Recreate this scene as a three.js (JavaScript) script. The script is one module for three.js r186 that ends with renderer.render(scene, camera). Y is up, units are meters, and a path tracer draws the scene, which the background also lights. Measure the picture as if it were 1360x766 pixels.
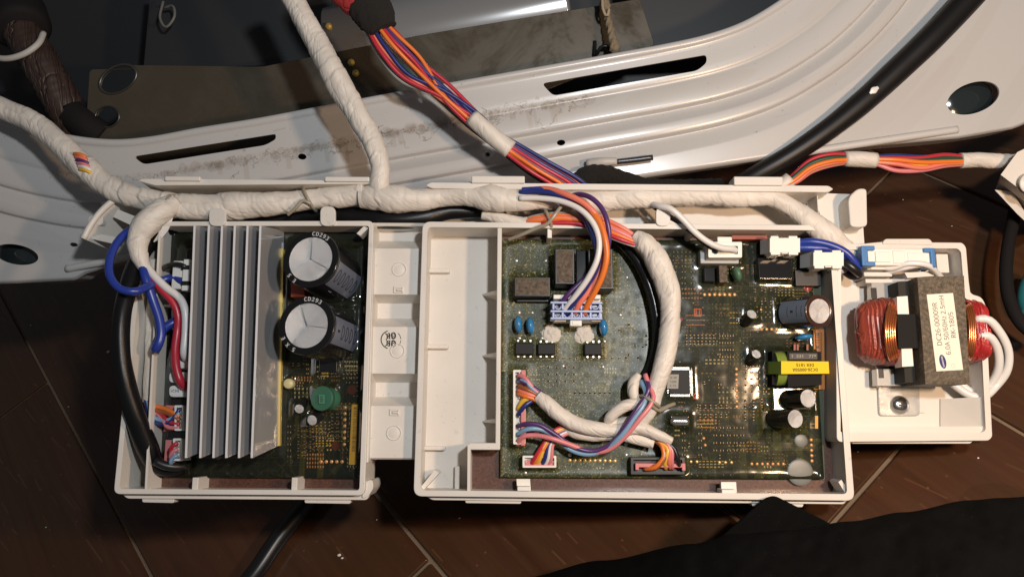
import * as THREE from 'three';
import { RoundedBoxGeometry } from 'three/addons/geometries/RoundedBoxGeometry.js';
import { mergeGeometries } from 'three/addons/utils/BufferGeometryUtils.js';
import { ImprovedNoise } from 'three/addons/math/ImprovedNoise.js';
import { Brush, Evaluator, SUBTRACTION } from 'three-bvh-csg';

// ---------------------------------------------------------------- camera, light, exposure
const FOCAL = 1075, CX = 680, CY = 383;                       // lens, in units of a 1360 x 766 frame
const scene = new THREE.Scene();
const camera = new THREE.PerspectiveCamera(2 * Math.atan(383 / FOCAL) * 180 / Math.PI, 1360 / 766, 0.01, 20);
const V = (x = 0, y = 0, z = 0) => new THREE.Vector3(x, y, z);
const UPC = V(-.247, .602, .759).normalize();                 // the way up, seen from the tilted camera
camera.quaternion.setFromUnitVectors(UPC, V(0, 1, 0));
const CAM_H = 0.4570;                                          // camera height over the floor
camera.position.set(0, CAM_H, 0);
camera.updateMatrixWorld();
const renderer = new THREE.WebGLRenderer();
renderer.toneMapping = THREE.LinearToneMapping;
renderer.toneMappingExposure = 1.12;
renderer.shadowMap.enabled = true;
scene.background = new THREE.Color(0.052, 0.053, 0.056);

// a plane in front of the camera, with axes x right, y towards the lens, z down; lengths in millimetres
function frame(n, depth, roll = 0) {
  n = n.clone().normalize();
  const p0 = V(0, 0, -depth), x = V(Math.cos(roll), -Math.sin(roll), 0);
  x.addScaledVector(n, -x.dot(n)).normalize();
  const z = x.clone().cross(n), M = new THREE.Matrix4().makeBasis(x, n, z).setPosition(p0.clone().multiplyScalar(.001)).premultiply(camera.matrixWorld);
  const q = new THREE.Quaternion(), p = V(), s = V(); M.decompose(p, q, s);
  return { M, q, k: depth / FOCAL, at(px, py, h = 0) {
    const d = V((px - CX) / FOCAL, -(py - CY) / FOCAL, -1), X = d.multiplyScalar((n.dot(p0) + h) / n.dot(d)).sub(p0);
    return V(X.dot(x), X.dot(n), X.dot(z));
  } };
}
const tilt = a => V(0, Math.sin(a), Math.cos(a));
const T = frame(tilt(10 * Math.PI / 180), 430, .006);          // the plastic tray, its rim at height 0
const P = frame(tilt(0), 486, 0);                             // the washing machine's base panel
const G = { M: new THREE.Matrix4(), q: new THREE.Quaternion(), k: .45, at(px, py, h = 0) {
  const d = V((px - CX) / FOCAL, -(py - CY) / FOCAL, -1).applyQuaternion(camera.quaternion);
  return d.multiplyScalar((h - CAM_H * 1000) / d.y).add(V(0, CAM_H * 1000, 0));
} };                                                          // the floor
const toWorld = (fr, v) => v.clone().multiplyScalar(.001).applyMatrix4(fr.M);

function lampAt(px, py, h, color, cd, size) {
  const l = new THREE.PointLight(color, cd, 0, 2);
  l.position.copy(toWorld(T, T.at(px, py, 0).setY(h)));
  l.castShadow = true; l.shadow.radius = size; scene.add(l); return l;
}
lampAt(1330, 470, 335, new THREE.Color(1, .67, .42), .28, .8).name = 'warm_room_lamp';
lampAt(1045, 255, 600, new THREE.Color(.965, .985, 1), .62, 1.0).name = 'neutral_fill_lamp';  // unseen neutral fill, placed for the board highlight and an evener left end

// ---------------------------------------------------------------- helpers
let seed = 7; const rnd = () => (seed = (seed * 16807) % 2147483647) / 2147483647;
const rr = (a, b) => a + (b - a) * rnd();
const pn = new ImprovedNoise(), noise = (x, y, z = 0) => pn.noise(x, y, z);
const clamp = (x, a, b) => Math.min(b, Math.max(a, x)), lerp = (a, b, t) => a + (b - a) * t;
const smooth = (a, b, x) => { const t = clamp((x - a) / (b - a), 0, 1); return t * t * (3 - 2 * t); };
const taken = {}, numbered = n => { const k = taken[n] = (taken[n] ?? -1) + 1; return k ? n + '_' + String(k).padStart(3, '0') : n; };
const bases = new WeakMap();
function thing(name, label, category, fr, base = V(), extra = {}) {
  const o = new THREE.Group(); o.name = numbered(name);
  o.position.copy(toWorld(fr, base)); o.quaternion.copy(fr.q);
  o.userData = { label, category, ...extra };
  bases.set(o, base.clone()); scene.add(o); return o;
}
function clean(g) {                                           // one kind of geometry, so that any two can be joined
  g = g.index ? g.toNonIndexed() : g.clone();
  for (const k of Object.keys(g.attributes)) if (!['position', 'normal', 'uv'].includes(k)) g.deleteAttribute(k);
  g.morphAttributes = {};
  if (!g.attributes.normal) g.computeVertexNormals();
  if (!g.attributes.uv) boxUV(g);
  g.clearGroups(); return g;
}
function boxUV(g) {                                           // uv in millimetres, by the side a face looks to
  const p = g.attributes.position, n = g.attributes.normal, uv = new Float32Array(p.count * 2);
  for (let i = 0; i < p.count; i++) {
    const a = Math.abs(n.getX(i)), b = Math.abs(n.getY(i)), c = Math.abs(n.getZ(i));
    const [u, v] = b >= a && b >= c ? [p.getX(i), -p.getZ(i)] : a >= c ? [p.getZ(i), p.getY(i)] : [p.getX(i), p.getY(i)];
    uv[2 * i] = u; uv[2 * i + 1] = v;
  }
  g.setAttribute('uv', new THREE.BufferAttribute(uv, 2)); return g;
}
function baseOf(o) { while (o && !bases.has(o)) o = o.parent; return bases.get(o) ?? V(); }
function obj(parent, name, geo, mat, label, kind) {
  const gs = (Array.isArray(geo) ? geo : [geo]).map(clean), b = baseOf(parent);
  const g = gs.length > 1 ? mergeGeometries(gs) : gs[0];
  g.translate(-b.x, -b.y, -b.z); g.scale(.001, .001, .001);
  const m = new THREE.Mesh(g, mat); m.name = name; m.castShadow = m.receiveShadow = true;
  if (label) m.userData.label = label;
  if (kind) m.userData.kind = kind;
  parent.add(m); return m;
}
function box(x0, y0, z0, x1, y1, z1, r = .4) {
  if (x1 < x0) [x0, x1] = [x1, x0]; if (y1 < y0) [y0, y1] = [y1, y0]; if (z1 < z0) [z0, z1] = [z1, z0];
  const w = x1 - x0, h = y1 - y0, d = z1 - z0, g = new RoundedBoxGeometry(w, h, d, 2, Math.min(r, w * .45, h * .45, d * .45));
  return boxUV(g.index ? g.toNonIndexed() : g).translate((x0 + x1) / 2, (y0 + y1) / 2, (z0 + z1) / 2);
}
// a box whose top face, at height ht, spans the given corners of the view
function pb(fr, px0, py0, px1, py1, ht, hb, r = .4) { const a = fr.at(px0, py0, ht), b = fr.at(px1, py1, ht); return box(a.x, hb, a.z, b.x, ht, b.z, r); }
function hexa(t, b) {                                         // top corners and bottom corners, each tl, tr, br, bl
  const pos = [], uv = [], f = (p, q, r, s) => { for (const [v, u] of [[p, [0, 1]], [s, [0, 0]], [r, [1, 0]], [p, [0, 1]], [r, [1, 0]], [q, [1, 1]]]) { pos.push(v.x, v.y, v.z); uv.push(...u); } };
  f(t[0], t[1], t[2], t[3]); f(b[3], b[2], b[1], b[0]);
  for (let i = 0; i < 4; i++) { const j = (i + 1) % 4; f(t[j], t[i], b[i], b[j]); }
  const g = new THREE.BufferGeometry();
  g.setAttribute('position', new THREE.Float32BufferAttribute(pos, 3)); g.setAttribute('uv', new THREE.Float32BufferAttribute(uv, 2));
  g.computeVertexNormals(); return g;
}
const noUV = g => { g.deleteAttribute('uv'); return g; };
const pts = (fr, list, h) => list.map(p => fr.at(p[0], p[1], h));
function slabQ(fr, corners, ht, thick) { const t = pts(fr, corners, ht); return hexa(t, t.map(v => v.clone().setY(v.y - thick))); }
function outline(p, r) {                                      // a closed shape with rounded corners, in x and -z
  const s = new THREE.Shape(), n = p.length;
  for (let i = 0; i < n; i++) {
    const a = p[(i + n - 1) % n], b = p[i], c = p[(i + 1) % n], k = Math.min(r, b.distanceTo(a) * .45, b.distanceTo(c) * .45);
    const u = b.clone().lerp(a, k / b.distanceTo(a)), v = b.clone().lerp(c, k / b.distanceTo(c));
    i ? s.lineTo(u.x, -u.z) : s.moveTo(u.x, -u.z);
    s.quadraticCurveTo(b.x, -b.z, v.x, -v.z);
  }
  s.closePath(); return s;
}
function extrude(shape, ht, hb, bevel = .3, seg = 6) {
  const g = new THREE.ExtrudeGeometry(shape, { depth: ht - hb - 2 * bevel, bevelEnabled: bevel > 0, bevelThickness: bevel, bevelSize: bevel, bevelOffset: -bevel, bevelSegments: 2, curveSegments: seg });
  g.rotateX(-Math.PI / 2); g.translate(0, hb + bevel, 0); g.deleteAttribute('uv'); return boxUV(g);
}
const prism = (fr, list, ht, hb, r = 1, bevel = .3) => extrude(outline(pts(fr, list, ht), r), ht, hb, bevel);
function ring(fr, outer, inner, ht, hb, r = 3, bevel = .35) {
  const s = outline(pts(fr, outer, ht), r); s.holes.push(outline(pts(fr, inner, ht), Math.max(.5, r - 1.5))); return extrude(s, ht, hb, bevel);
}
function lathe(profile, A, B, seg = 40) {                     // [radius, height] turned about the line from A to B
  const g = new THREE.LatheGeometry(profile.map(p => new THREE.Vector2(p[0], p[1])), seg), d = B.clone().sub(A).normalize();
  g.applyQuaternion(new THREE.Quaternion().setFromUnitVectors(V(0, 1, 0), d)); return g.translate(A.x, A.y, A.z);
}
function place(g, A, B) { g.applyQuaternion(new THREE.Quaternion().setFromUnitVectors(V(0, 1, 0), B.clone().sub(A).normalize())); return g.translate(A.x, A.y, A.z); }
function disc(fr, px, py, r, ht, hb, seg = 28) { const c = fr.at(px, py, ht); return lathe([[0, 0], [r, 0], [r, ht - hb - .2], [r - .2, ht - hb], [0, ht - hb]], V(c.x, hb, c.z), V(c.x, ht, c.z), seg); }
// a bent round bar through points [px, py, height, half width in px]; shape(u, angle, s) adds to the radius in mm
function tube(fr, list, r, o = {}) {
  const path = list.map(p => fr.at(p[0], p[1], p[2])), curve = new THREE.CatmullRomCurve3(path, false, 'centripetal'), L = curve.getLength();
  const rad = o.rad ?? 10, n = o.seg ?? Math.max(8, Math.round(L / (o.step ?? 2.2))), fs = curve.computeFrenetFrames(n, false);
  const m = list.length - 1, wid = u => { if (list[0][3] === undefined) return r; const x = u * m, i = Math.min(m - 1, Math.floor(x)), t = x - i, s = t * t * (3 - 2 * t); return lerp(list[i][3], list[i + 1][3], s) * fr.k; };
  curve.arcLengthDivisions = 200;
  const pos = [], uv = [], idx = [];
  for (let i = 0; i <= n; i++) {
    const u = i / n, c = curve.getPointAt(u), w = wid(curve.getUtoTmapping(u));
    for (let j = 0; j <= rad; j++) {
      const a = j / rad * 2 * Math.PI, e = w + (o.shape ? o.shape(u, a, u * L, w) : 0), fl = o.flat ?? 1;
      const q = c.clone().addScaledVector(fs.normals[i], -Math.cos(a) * e).addScaledVector(fs.binormals[i], Math.sin(a) * e);
      if (fl !== 1) q.y = c.y + (q.y - c.y) * fl;
      pos.push(q.x, q.y, q.z); uv.push(u * L, a * w);
    }
  }
  for (let i = 0; i < n; i++) for (let j = 0; j < rad; j++) { const a = i * (rad + 1) + j, b = a + rad + 1; idx.push(a, b, a + 1, b, b + 1, a + 1); }
  for (const [row, flip] of [[0, 1], [n, 0]]) {
    const c = curve.getPointAt(row / n), k = pos.length / 3; pos.push(c.x, c.y, c.z); uv.push(0, 0);
    for (let j = 0; j < rad; j++) { const a = row * (rad + 1) + j; flip ? idx.push(k, a, a + 1) : idx.push(k, a + 1, a); }
  }
  const g = new THREE.BufferGeometry();
  g.setAttribute('position', new THREE.Float32BufferAttribute(pos, 3)); g.setAttribute('uv', new THREE.Float32BufferAttribute(uv, 2)); g.setIndex(idx);
  g.computeVertexNormals();
  const nn = g.attributes.normal;                             // close the seam
  for (let i = 0; i <= n; i++) { const a = i * (rad + 1), b = a + rad, v = V().fromBufferAttribute(nn, a).add(V().fromBufferAttribute(nn, b)).normalize(); nn.setXYZ(a, v.x, v.y, v.z); nn.setXYZ(b, v.x, v.y, v.z); }
  return g;
}
// cloth tape wound round a bundle: overlapping turns, creases and lumps
let tapeNo = 0;
function taped(fr, list, o = {}) {
  const k = 17.3 * ++tapeNo, pitch = o.pitch ?? 13;
  return tube(fr, list, 5, { rad: 36, step: .75, ...o, shape: (u, a, s, w) => {
    const t = s / pitch + a / 6.2832 + 1.1 * noise(s * .035, k, 1) + .25 * noise(Math.cos(a) * 1.5, Math.sin(a) * 1.5, s * .05 + k), am = .04 + .09 * Math.max(0, noise(s * .045, k, 7) + .25), f = t - Math.floor(t), x = Math.cos(a) * w, y = Math.sin(a) * w;
    const g = s * .16 + a * .55, crease = Math.abs(noise(g + k, x * .10 + k, y * .10 - s * .03)), lump = noise(s * .06, x * .09 + k, y * .09);
    return w * (am * (1 - f) * smooth(0, .07, f) - .42 * Math.max(0, .12 - crease) + .13 * lump - .10 * Math.max(0, Math.cos(2 * a + 3 * noise(s * .02, k, 2))) * smooth(0, .4, noise(s * .03, k, 5) + .3) + .012 * noise(s * .8 + k, x * .6, y * .6));
  } });
}
// ---------------------------------------------------------------- textures
function canvas(w, h, draw) { const c = document.createElement('canvas'); c.width = w; c.height = h; draw(c.getContext('2d'), w, h); return c; }
function tex(c, srgb = true, mm) {
  const t = new THREE.CanvasTexture(c); if (srgb) t.colorSpace = THREE.SRGBColorSpace; t.magFilter = THREE.LinearFilter;
  if (mm) { t.wrapS = t.wrapT = THREE.RepeatWrapping; t.repeat.set(1 / mm[0], 1 / mm[1]); } return t;
}
function noiseTex(size, fn, mm, srgb = false) {               // fn(u, v) in 0..1, wrapping; returns grey or rgb in 0..255
  const d = new Uint8Array(size * size * 4);
  for (let y = 0; y < size; y++) for (let x = 0; x < size; x++) { const v = fn(x / size, y / size), i = (y * size + x) * 4; const c = Array.isArray(v) ? v : [v, v, v]; d[i] = clamp(c[0], 0, 255); d[i + 1] = clamp(c[1], 0, 255); d[i + 2] = clamp(c[2], 0, 255); d[i + 3] = 255; }
  const t = new THREE.DataTexture(d, size, size); t.magFilter = THREE.LinearFilter; t.wrapS = t.wrapT = THREE.RepeatWrapping; if (srgb) t.colorSpace = THREE.SRGBColorSpace;
  t.repeat.set(1 / mm[0], 1 / mm[1]); t.needsUpdate = true; return t;
}
const wrapN = (u, v, f, k = 0) => { const a = u * 6.28318, b = v * 6.28318, R = f / 6.28318; return noise(Math.cos(a) * R + k, Math.sin(a) * R + Math.cos(b) * R, Math.sin(b) * R + k * .7); };
const fbm = (u, v, f, k = 0) => wrapN(u, v, f, k) + .5 * wrapN(u, v, f * 2.1, k + 5) + .25 * wrapN(u, v, f * 4.3, k + 9);
const std = (r, g, b, rough = .5, o = {}) => new THREE.MeshPhysicalMaterial({ color: new THREE.Color().setRGB(r, g, b), roughness: rough, ...o });

const grain = noiseTex(256, (u, v) => 128 + 60 * fbm(u, v, 60) + rr(-40, 40), [14, 14]);
const smudge = noiseTex(512, (u, v) => 150 + 90 * fbm(u, v, 6, 3) + 30 * fbm(u, v, 40, 8), [120, 120]);
const tapeBump = noiseTex(512, (u, v) => { const a = Math.abs(wrapN(u * 1 + v, v, 3.2, 2)), b = Math.abs(wrapN(u + 2 * v, v, 6, 6)), c = wrapN(u, v, 5, 4); return 205 - 120 * Math.exp(-a * 13) - 60 * Math.exp(-b * 15) + 40 * c + rr(-3, 3); }, [42, 42]);
const tapeTint = noiseTex(512, (u, v) => { const n = fbm(u, v, 4, 11), k = 240 + 14 * n + rr(-3, 3) - (rnd() < .0012 ? rr(30, 90) : 0); return [k, k * .985 - 1, k * .965 - 2]; }, [60, 60], true);
const plasticTint = noiseTex(512, (u, v) => { const n = fbm(u, v, 4, 21), s = Math.max(0, wrapN(u * 1, v, 40, 9) - .55); const k = 244 + 9 * n - 80 * s + rr(-2, 2) - (rnd() < .0007 ? rr(30, 110) : 0); return [k, k * .99, k * .975]; }, [150, 150], true);
const brushed = noiseTex(512, (u, v) => 128 + 50 * wrapN(u * .3, v, 180, 3) + rr(-45, 45) * .6, [60, 6]);
const sparkle = noiseTex(512, (u, v) => { const n = fbm(u, v, 30, 5); let k = 104 + 34 * n + rr(-26, 26); if (rnd() < .012) k = rr(180, 255); return [k, k * .90, k * .76]; }, [55, 55], true);

const lint = noiseTex(512, (u, v) => { const w = 15 + 3 * wrapN(u, v, 12, 4); return rnd() < .0006 ? rr(40, 120) : w + rr(-3, 3); }, [90, 90], true);
const M = {
  plastic: std(.77, .75, .715, .42, { map: plasticTint, bumpMap: grain, bumpScale: .00002 }),
  enamel: null,
  tape: std(.80, .775, .735, .5, { map: tapeTint, bumpMap: tapeBump, bumpScale: .0004 }),
  whiteWire: std(.75, .74, .72, .35), nylon: std(.82, .80, .74, .45, { bumpMap: grain, bumpScale: .00002 }), greyNylon: std(.42, .43, .43, .5),
  black: std(.012, .012, .013, .38), blackMatt: std(.012, .011, .011, .75, { specularIntensity: .4, bumpMap: grain, bumpScale: .0002 }), blackGloss: std(.010, .010, .011, .14, { clearcoat: 1, clearcoatRoughness: .05 }),
  darkMetal: std(.06, .06, .065, .3, { metalness: .5 }),
  alu: std(.46, .465, .48, .36, { metalness: .5, bumpMap: brushed, bumpScale: .00003 }), aluLitEdge: std(.72, .72, .73, .5, { metalness: .1 }), aluBright: std(.80, .80, .80, .36, { metalness: .8, bumpMap: grain, bumpScale: .0004 }),
  zinc: std(.60, .61, .60, .42, { metalness: .4, roughnessMap: smudge, bumpMap: grain, bumpScale: .00004 }), chrome: std(.8, .79, .77, .16, { metalness: 1 }),
  solder: std(.62, .61, .58, .3, { metalness: .6 }), gold: std(.70, .48, .18, .35, { metalness: .5 }), chipEnd: std(.30, .22, .11, .4, { metalness: .5 }), copperPad: std(.66, .33, .13, .4, { metalness: .4 }), brass: std(.74, .56, .16, .45, { metalness: .3 }),
  copper: std(.80, .27, .09, .22, { metalness: .85, clearcoat: 1, clearcoatRoughness: .1 }),
  redTape: std(.46, .03, .03, .28, { clearcoat: .6, clearcoatRoughness: .15, bumpMap: tapeBump, bumpScale: .0006 }), redTapeBrown: std(.36, .065, .04, .32, { clearcoat: .3, clearcoatRoughness: .25, bumpMap: tapeBump, bumpScale: .0012 }),  // the second red is browner and duller, for the left lobe of the winding
  potting: null, core: std(.8, .8, .8, .55, { map: sparkle, bumpMap: grain, bumpScale: .0002, specularIntensity: .6 }), coreDark: std(.030, .028, .024, .7, { specularIntensity: .5, bumpMap: grain, bumpScale: .0002 }),
  epoxy: std(.62, .58, .52, .8, { bumpMap: grain, bumpScale: .0008 }), tie: std(.60, .55, .44, .3, { transmission: .55, thickness: 0 }),
  cloth: std(1, 1, 1, .95, { map: lint, specularIntensity: .15, bumpMap: grain, bumpScale: .0004 }), foam: std(.022, .019, .016, .95, { bumpMap: grain, bumpScale: .002 }),
  yellow: std(.80, .62, .03, .3), olive: std(.20, .27, .05, .3), discBlue: std(.035, .22, .48, .25, { clearcoat: .7 }), discGreen: std(.08, .17, .10, .4), greenCoil: std(.04, .14, .085, .45),
  plugBlue: std(.36, .43, .66, .35), clipBlue: std(.06, .19, .44, .4), brick: std(.28, .06, .035, .5), pinkBase: std(.62, .20, .20, .5), orangeLabel: std(.72, .33, .04, .5),
  relayTop: std(.75, .70, .68, .6, { map: sparkle, bumpMap: grain, bumpScale: .0003 }), chip: std(.014, .014, .015, .55, { specularIntensity: .5 }), quartz: std(.7, .69, .66, .22, { metalness: .9 }), silicone: std(.30, .32, .30, .4, { transmission: .45, thickness: 0 }),
};
const WIRE = {};
for (const [n, r, g, b] of [['white', .76, .74, .72], ['navy', .018, .03, .17], ['blue', .02, .045, .30], ['red', .50, .025, .045], ['orange', .82, .20, .03], ['salmon', .80, .21, .14], ['pink', .72, .23, .25], ['purple', .085, .03, .14], ['yellow', .78, .48, .05], ['green', .02, .075, .04], ['sky', .21, .38, .55], ['brown', .30, .09, .03], ['black', .012, .012, .013], ['lime', .30, .36, .04], ['grey', .35, .34, .33]]) WIRE[n] = std(r, g, b, .36, { clearcoat: .25, clearcoatRoughness: .3 });

// ---------------------------------------------------------------- the floor: long wood-look tiles laid on grout
{
  const fl = new THREE.Group(); fl.name = 'floor'; fl.userData.kind = 'structure'; bases.set(fl, V()); scene.add(fl);
  const va = V((-470 - CX) / FOCAL, -(-500 - CY) / FOCAL, -1).applyQuaternion(camera.quaternion); va.y = 0; va.normalize();
  const ang = Math.atan2(va.x, va.z), e1 = V(Math.sin(ang), 0, Math.cos(ang)), e2 = V(e1.z, 0, -e1.x);   // along and across the joints
  const WIDE = 142, LONG = 600, JOINT = 2.4;
  obj(fl, 'grout', box(-1500, -30, -1500, 1500, -2.2, 1500, 1), std(.24, .17, .11, .85, { bumpMap: grain, bumpScale: .0005 }));
  const woods = [0, 1, 2].map(k => {
    const c = canvas(1024, 1024, (x, w, h) => {
      x.fillStyle = '#4e3524'; x.fillRect(0, 0, w, h);
      for (let i = 0; i < 500; i++) { const y = rr(0, h), a = rr(.01, .05); x.strokeStyle = rnd() < .5 ? `rgba(20,10,7,${a})` : `rgba(112,70,50,${a * .9})`; x.lineWidth = rr(1, 9); x.beginPath(); x.moveTo(-20, y); let yy = y; for (let q = 0; q <= 8; q++) x.lineTo(q * 140, yy += rr(-14, 14)); x.stroke(); }
      for (let i = 0; i < 60; i++) { x.fillStyle = `rgba(${rnd() < .5 ? '15,8,5' : '90,54,36'},${rr(.03, .09)})`; x.beginPath(); x.ellipse(rr(0, w), rr(0, h), rr(40, 190), rr(12, 60), rr(-.3, .3), 0, 7); x.fill(); }
      for (let i = 0; i < 460; i++) { const px = rr(0, w), py = rr(0, h), l = rr(6, 46); x.strokeStyle = `rgba(170,122,90,${rr(.08, .34)})`; x.lineWidth = rr(.6, 1.7); x.beginPath(); x.moveTo(px, py); x.lineTo(px + l, py + rr(-3, 3) + l * .12); x.stroke(); }
      for (let i = 0; i < 500; i++) { x.fillStyle = `rgba(190,150,120,${rr(.1, .5)})`; x.fillRect(rr(0, w), rr(0, h), rr(.8, 2.4), rr(.8, 2)); }
    });
    return new THREE.MeshPhysicalMaterial({ map: tex(c), roughness: .42, roughnessMap: smudge, bumpMap: smudge, bumpScale: .0004, color: new THREE.Color().setRGB(.92, .90, .90) });
  });
  const tiles = [0, 1, 2].map(k => {
    const g = box(-(WIDE - JOINT) / 2, -12, -(LONG - JOINT) / 2, (WIDE - JOINT) / 2, 0, (LONG - JOINT) / 2, 1.4), uv = g.attributes.uv;
    for (let i = 0; i < uv.count; i++) uv.setXY(i, uv.getY(i) / LONG + .5, uv.getX(i) / LONG + .2 + .3 * k);
    return clean(g).scale(.001, .001, .001);
  });
  const ends = { '-3': 214, '-2': 89, '-1': 540, 0: 242, 1: 603 };   // where a cross joint lies in each course
  let k = 0;
  for (let i = -7; i <= 5; i++) for (let j = -3; j <= 3; j++) {
    const c = e1.clone().multiplyScalar((ends[i] ?? i * 217 % LONG) + (j + .5) * LONG).addScaledVector(e2, 10.6 + (i + .5) * 142);
    if (Math.hypot(c.x, c.z) > 1300) continue;
    const m = new THREE.Mesh(tiles[k % 3], woods[(k * 2 + i + 9) % 3]); k++;
    m.name = numbered('tile'); m.position.copy(c).multiplyScalar(.001); m.rotation.y = ang + (k % 2) * Math.PI; m.receiveShadow = m.castShadow = true; fl.add(m);
  }
}

// ---------------------------------------------------------------- the washing machine the box was taken from
{
  const W = thing('washing_machine', 'white enamelled washing machine base panel with long slots above the tray', 'washing machine', P, P.at(620, 150, 0));
  const sample = (list, n) => { const c = new THREE.CatmullRomCurve3(list.map(p => P.at(p[0], p[1], 0)), false, 'centripetal'); c.arcLengthDivisions = 400; return { at: u => c.getPointAt(u), tan: u => c.getTangentAt(u), L: c.getLength() }; };
  const open = sample([[-210, 20], [-110, 100], [-40, 142], [0, 155], [40, 167], [80, 176], [118, 182], [158, 184], [200, 180], [260, 169], [340, 156], [500, 126], [680, 94], [820, 69], [880, 58], [938, 45], [984, 29], [1022, 8], [1060, -20], [1110, -75], [1150, -150]]);
  const edge = [[-320, 390], [-60, 379], [0, 377], [100, 372], [112, 364], [180, 343], [300, 322], [500, 292], [750, 252], [1050, 207], [1160, 194], [1273, 184], [1347, 171], [1366, 163], [1420, 130], [1470, 30], [1490, -120], [1495, -300]].map(p => P.at(p[0], p[1], 0));
  const prof = [[0, -2], [.6, 0], [2, 1.2], [5, 1.8], [8.5, 1.6], [10.5, .7], [12, .1], [16, -.1], [30, .1], [40, .3], [47, .2], [51, -.5], [53, -1], [55, -.7], [60, .2], [70, 1], [80, 1.2], [84.5, 1], [86, .2], [87.5, -2.2], [89, -2.6], [91, -2.2], [104, 1.6], [106, 2], [113, 2.1], [118.5, 1.8], [120, 1], [121.5, -1.6], [123, -2], [125, -1.7], [144, 1.6], [147, 1.9], [160, 1.9]];
  const nT = 420, rows = prof.length, extra = 10, R = rows + extra, pos = [], uv = [], idx = [];
  const hit = (o, d) => { let best = 1e9; for (let i = 0; i + 1 < edge.length; i++) { const a = edge[i], b = edge[i + 1], ex = b.x - a.x, ez = b.z - a.z, det = d.x * -ez + ex * d.z; if (Math.abs(det) < 1e-9) continue; const ax = a.x - o.x, az = a.z - o.z, s = (ax * -ez + ex * az) / det, t = (d.x * az - d.z * ax) / det; if (s > 0 && t >= 0 && t <= 1) best = Math.min(best, s); } return best > 1e8 ? 100 : best; };
  for (const side of [0, 1]) for (let i = 0; i <= nT; i++) {
    const u = i / nT, o = open.at(u), t = open.tan(u), d = V(-t.z, 0, t.x), end = hit(o, d);
    for (let j = 0; j < R; j++) {
      let s, y;
      if (j < rows) { s = Math.min(prof[j][0] * P.k, end - 4 + j * .05); y = prof[j][1]; }
      else { const s0 = Math.min(prof[rows - 1][0] * P.k, end - 3); const f = (j - rows + 1) / extra; s = f > .65 ? lerp(end - 2.4, end, (f - .7) / .3) : lerp(s0, end - 2.4, f / .7); y = 1.9 - Math.max(0, s - end + 2.2) ** 2 * .55; }
      y += .35 * noise(u * 14, s * .03, 4);
      const c = o.clone().addScaledVector(d, s);
      pos.push(c.x, y - side * 1.3, c.z); uv.push(u * open.L, s);
    }
  }
  const S = (nT + 1) * R, id = (i, j, k) => k * S + i * R + j;
  for (let i = 0; i < nT; i++) for (let j = 0; j < R - 1; j++) { const q = [id(i, j, 0), id(i, j + 1, 0), id(i + 1, j, 0), id(i + 1, j + 1, 0)], b = q.map(x => x + S); idx.push(q[0], q[1], q[2], q[2], q[1], q[3], b[0], b[2], b[1], b[2], b[3], b[1]); }
  for (let i = 0; i < nT; i++) for (const j of [0, R - 1]) { const a = id(i, j, 0), b = id(i + 1, j, 0); j ? idx.push(a, a + S, b, b, a + S, b + S) : idx.push(a, b, a + S, b, b + S, a + S); }
  for (let j = 0; j < R - 1; j++) for (const i of [0, nT]) { const a = id(i, j, 0), b = id(i, j + 1, 0); i ? idx.push(a, b, a + S, b, b + S, a + S) : idx.push(a, a + S, b, b, a + S, b + S); }
  let pg = new THREE.BufferGeometry();
  pg.setAttribute('position', new THREE.Float32BufferAttribute(pos, 3)); pg.setAttribute('uv', new THREE.Float32BufferAttribute(uv, 2)); pg.setIndex(idx); pg.computeVertexNormals();
  const holes = [];
  const slot = (a, b, w) => { const A = P.at(...a, 0), B = P.at(...b, 0), d = B.clone().sub(A).normalize(), n = V(-d.z, 0, d.x); holes.push(extrude(outline([A.clone().addScaledVector(n, -w), B.clone().addScaledVector(n, -w), B.clone().addScaledVector(n, w * .1).addScaledVector(d, -.5), B.clone().addScaledVector(n, w).addScaledVector(d, -7), A.clone().addScaledVector(n, w).addScaledVector(d, 5.5)], 3), 15, -15, 0, 5)); };
  slot([177, 214], [367, 184], 2.9); slot([721, 120], [940, 82], 4.3);
  const oval = (x, y, a, b, turn) => { const g = new THREE.CylinderGeometry(1, 1, 40, 48), c = P.at(x, y, 0); holes.push(g.scale(a * P.k, 1, b * P.k).rotateY(turn).translate(c.x, 0, c.z)); };
  oval(1291, 131, 36, 20, .33); oval(23, 338, 30, 13, -.18); oval(401, 208, 6, 4, -.2); oval(745, 190, 5.5, 4, .1); oval(99, 325, 5.5, 2.6, -.15); oval(648, 206, 6, 4.5, 0);
  const ev = new Evaluator(); ev.attributes = ['position', 'normal', 'uv']; ev.useGroups = false;
  let br = new Brush(pg); br.updateMatrixWorld();
  for (const h of holes) { const k = new Brush(clean(h)); k.updateMatrixWorld(); br = ev.evaluate(br, k, SUBTRACTION); }
  const dirt = canvas(2048, 512, (x, w, h) => {
    const mm = w / 640; x.fillStyle = '#f2f1ef'; x.fillRect(0, 0, w, h);
    for (let i = 0; i < 90; i++) { x.fillStyle = `rgba(${rnd() < .5 ? '160,140,115' : '255,255,255'},${rr(.02, .06)})`; x.beginPath(); x.ellipse(rr(0, w), rr(0, h), rr(30, 160), rr(6, 30), rr(-.2, .2), 0, 7); x.fill(); }
    const spot = (u, v, a, s) => { x.fillStyle = `rgba(${rnd() < .4 ? '60,42,28' : '120,92,62'},${a})`; x.beginPath(); x.ellipse(u * mm, v * mm, s * mm, s * mm * rr(.4, 1), rr(0, 3), 0, 7); x.fill(); };
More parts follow.
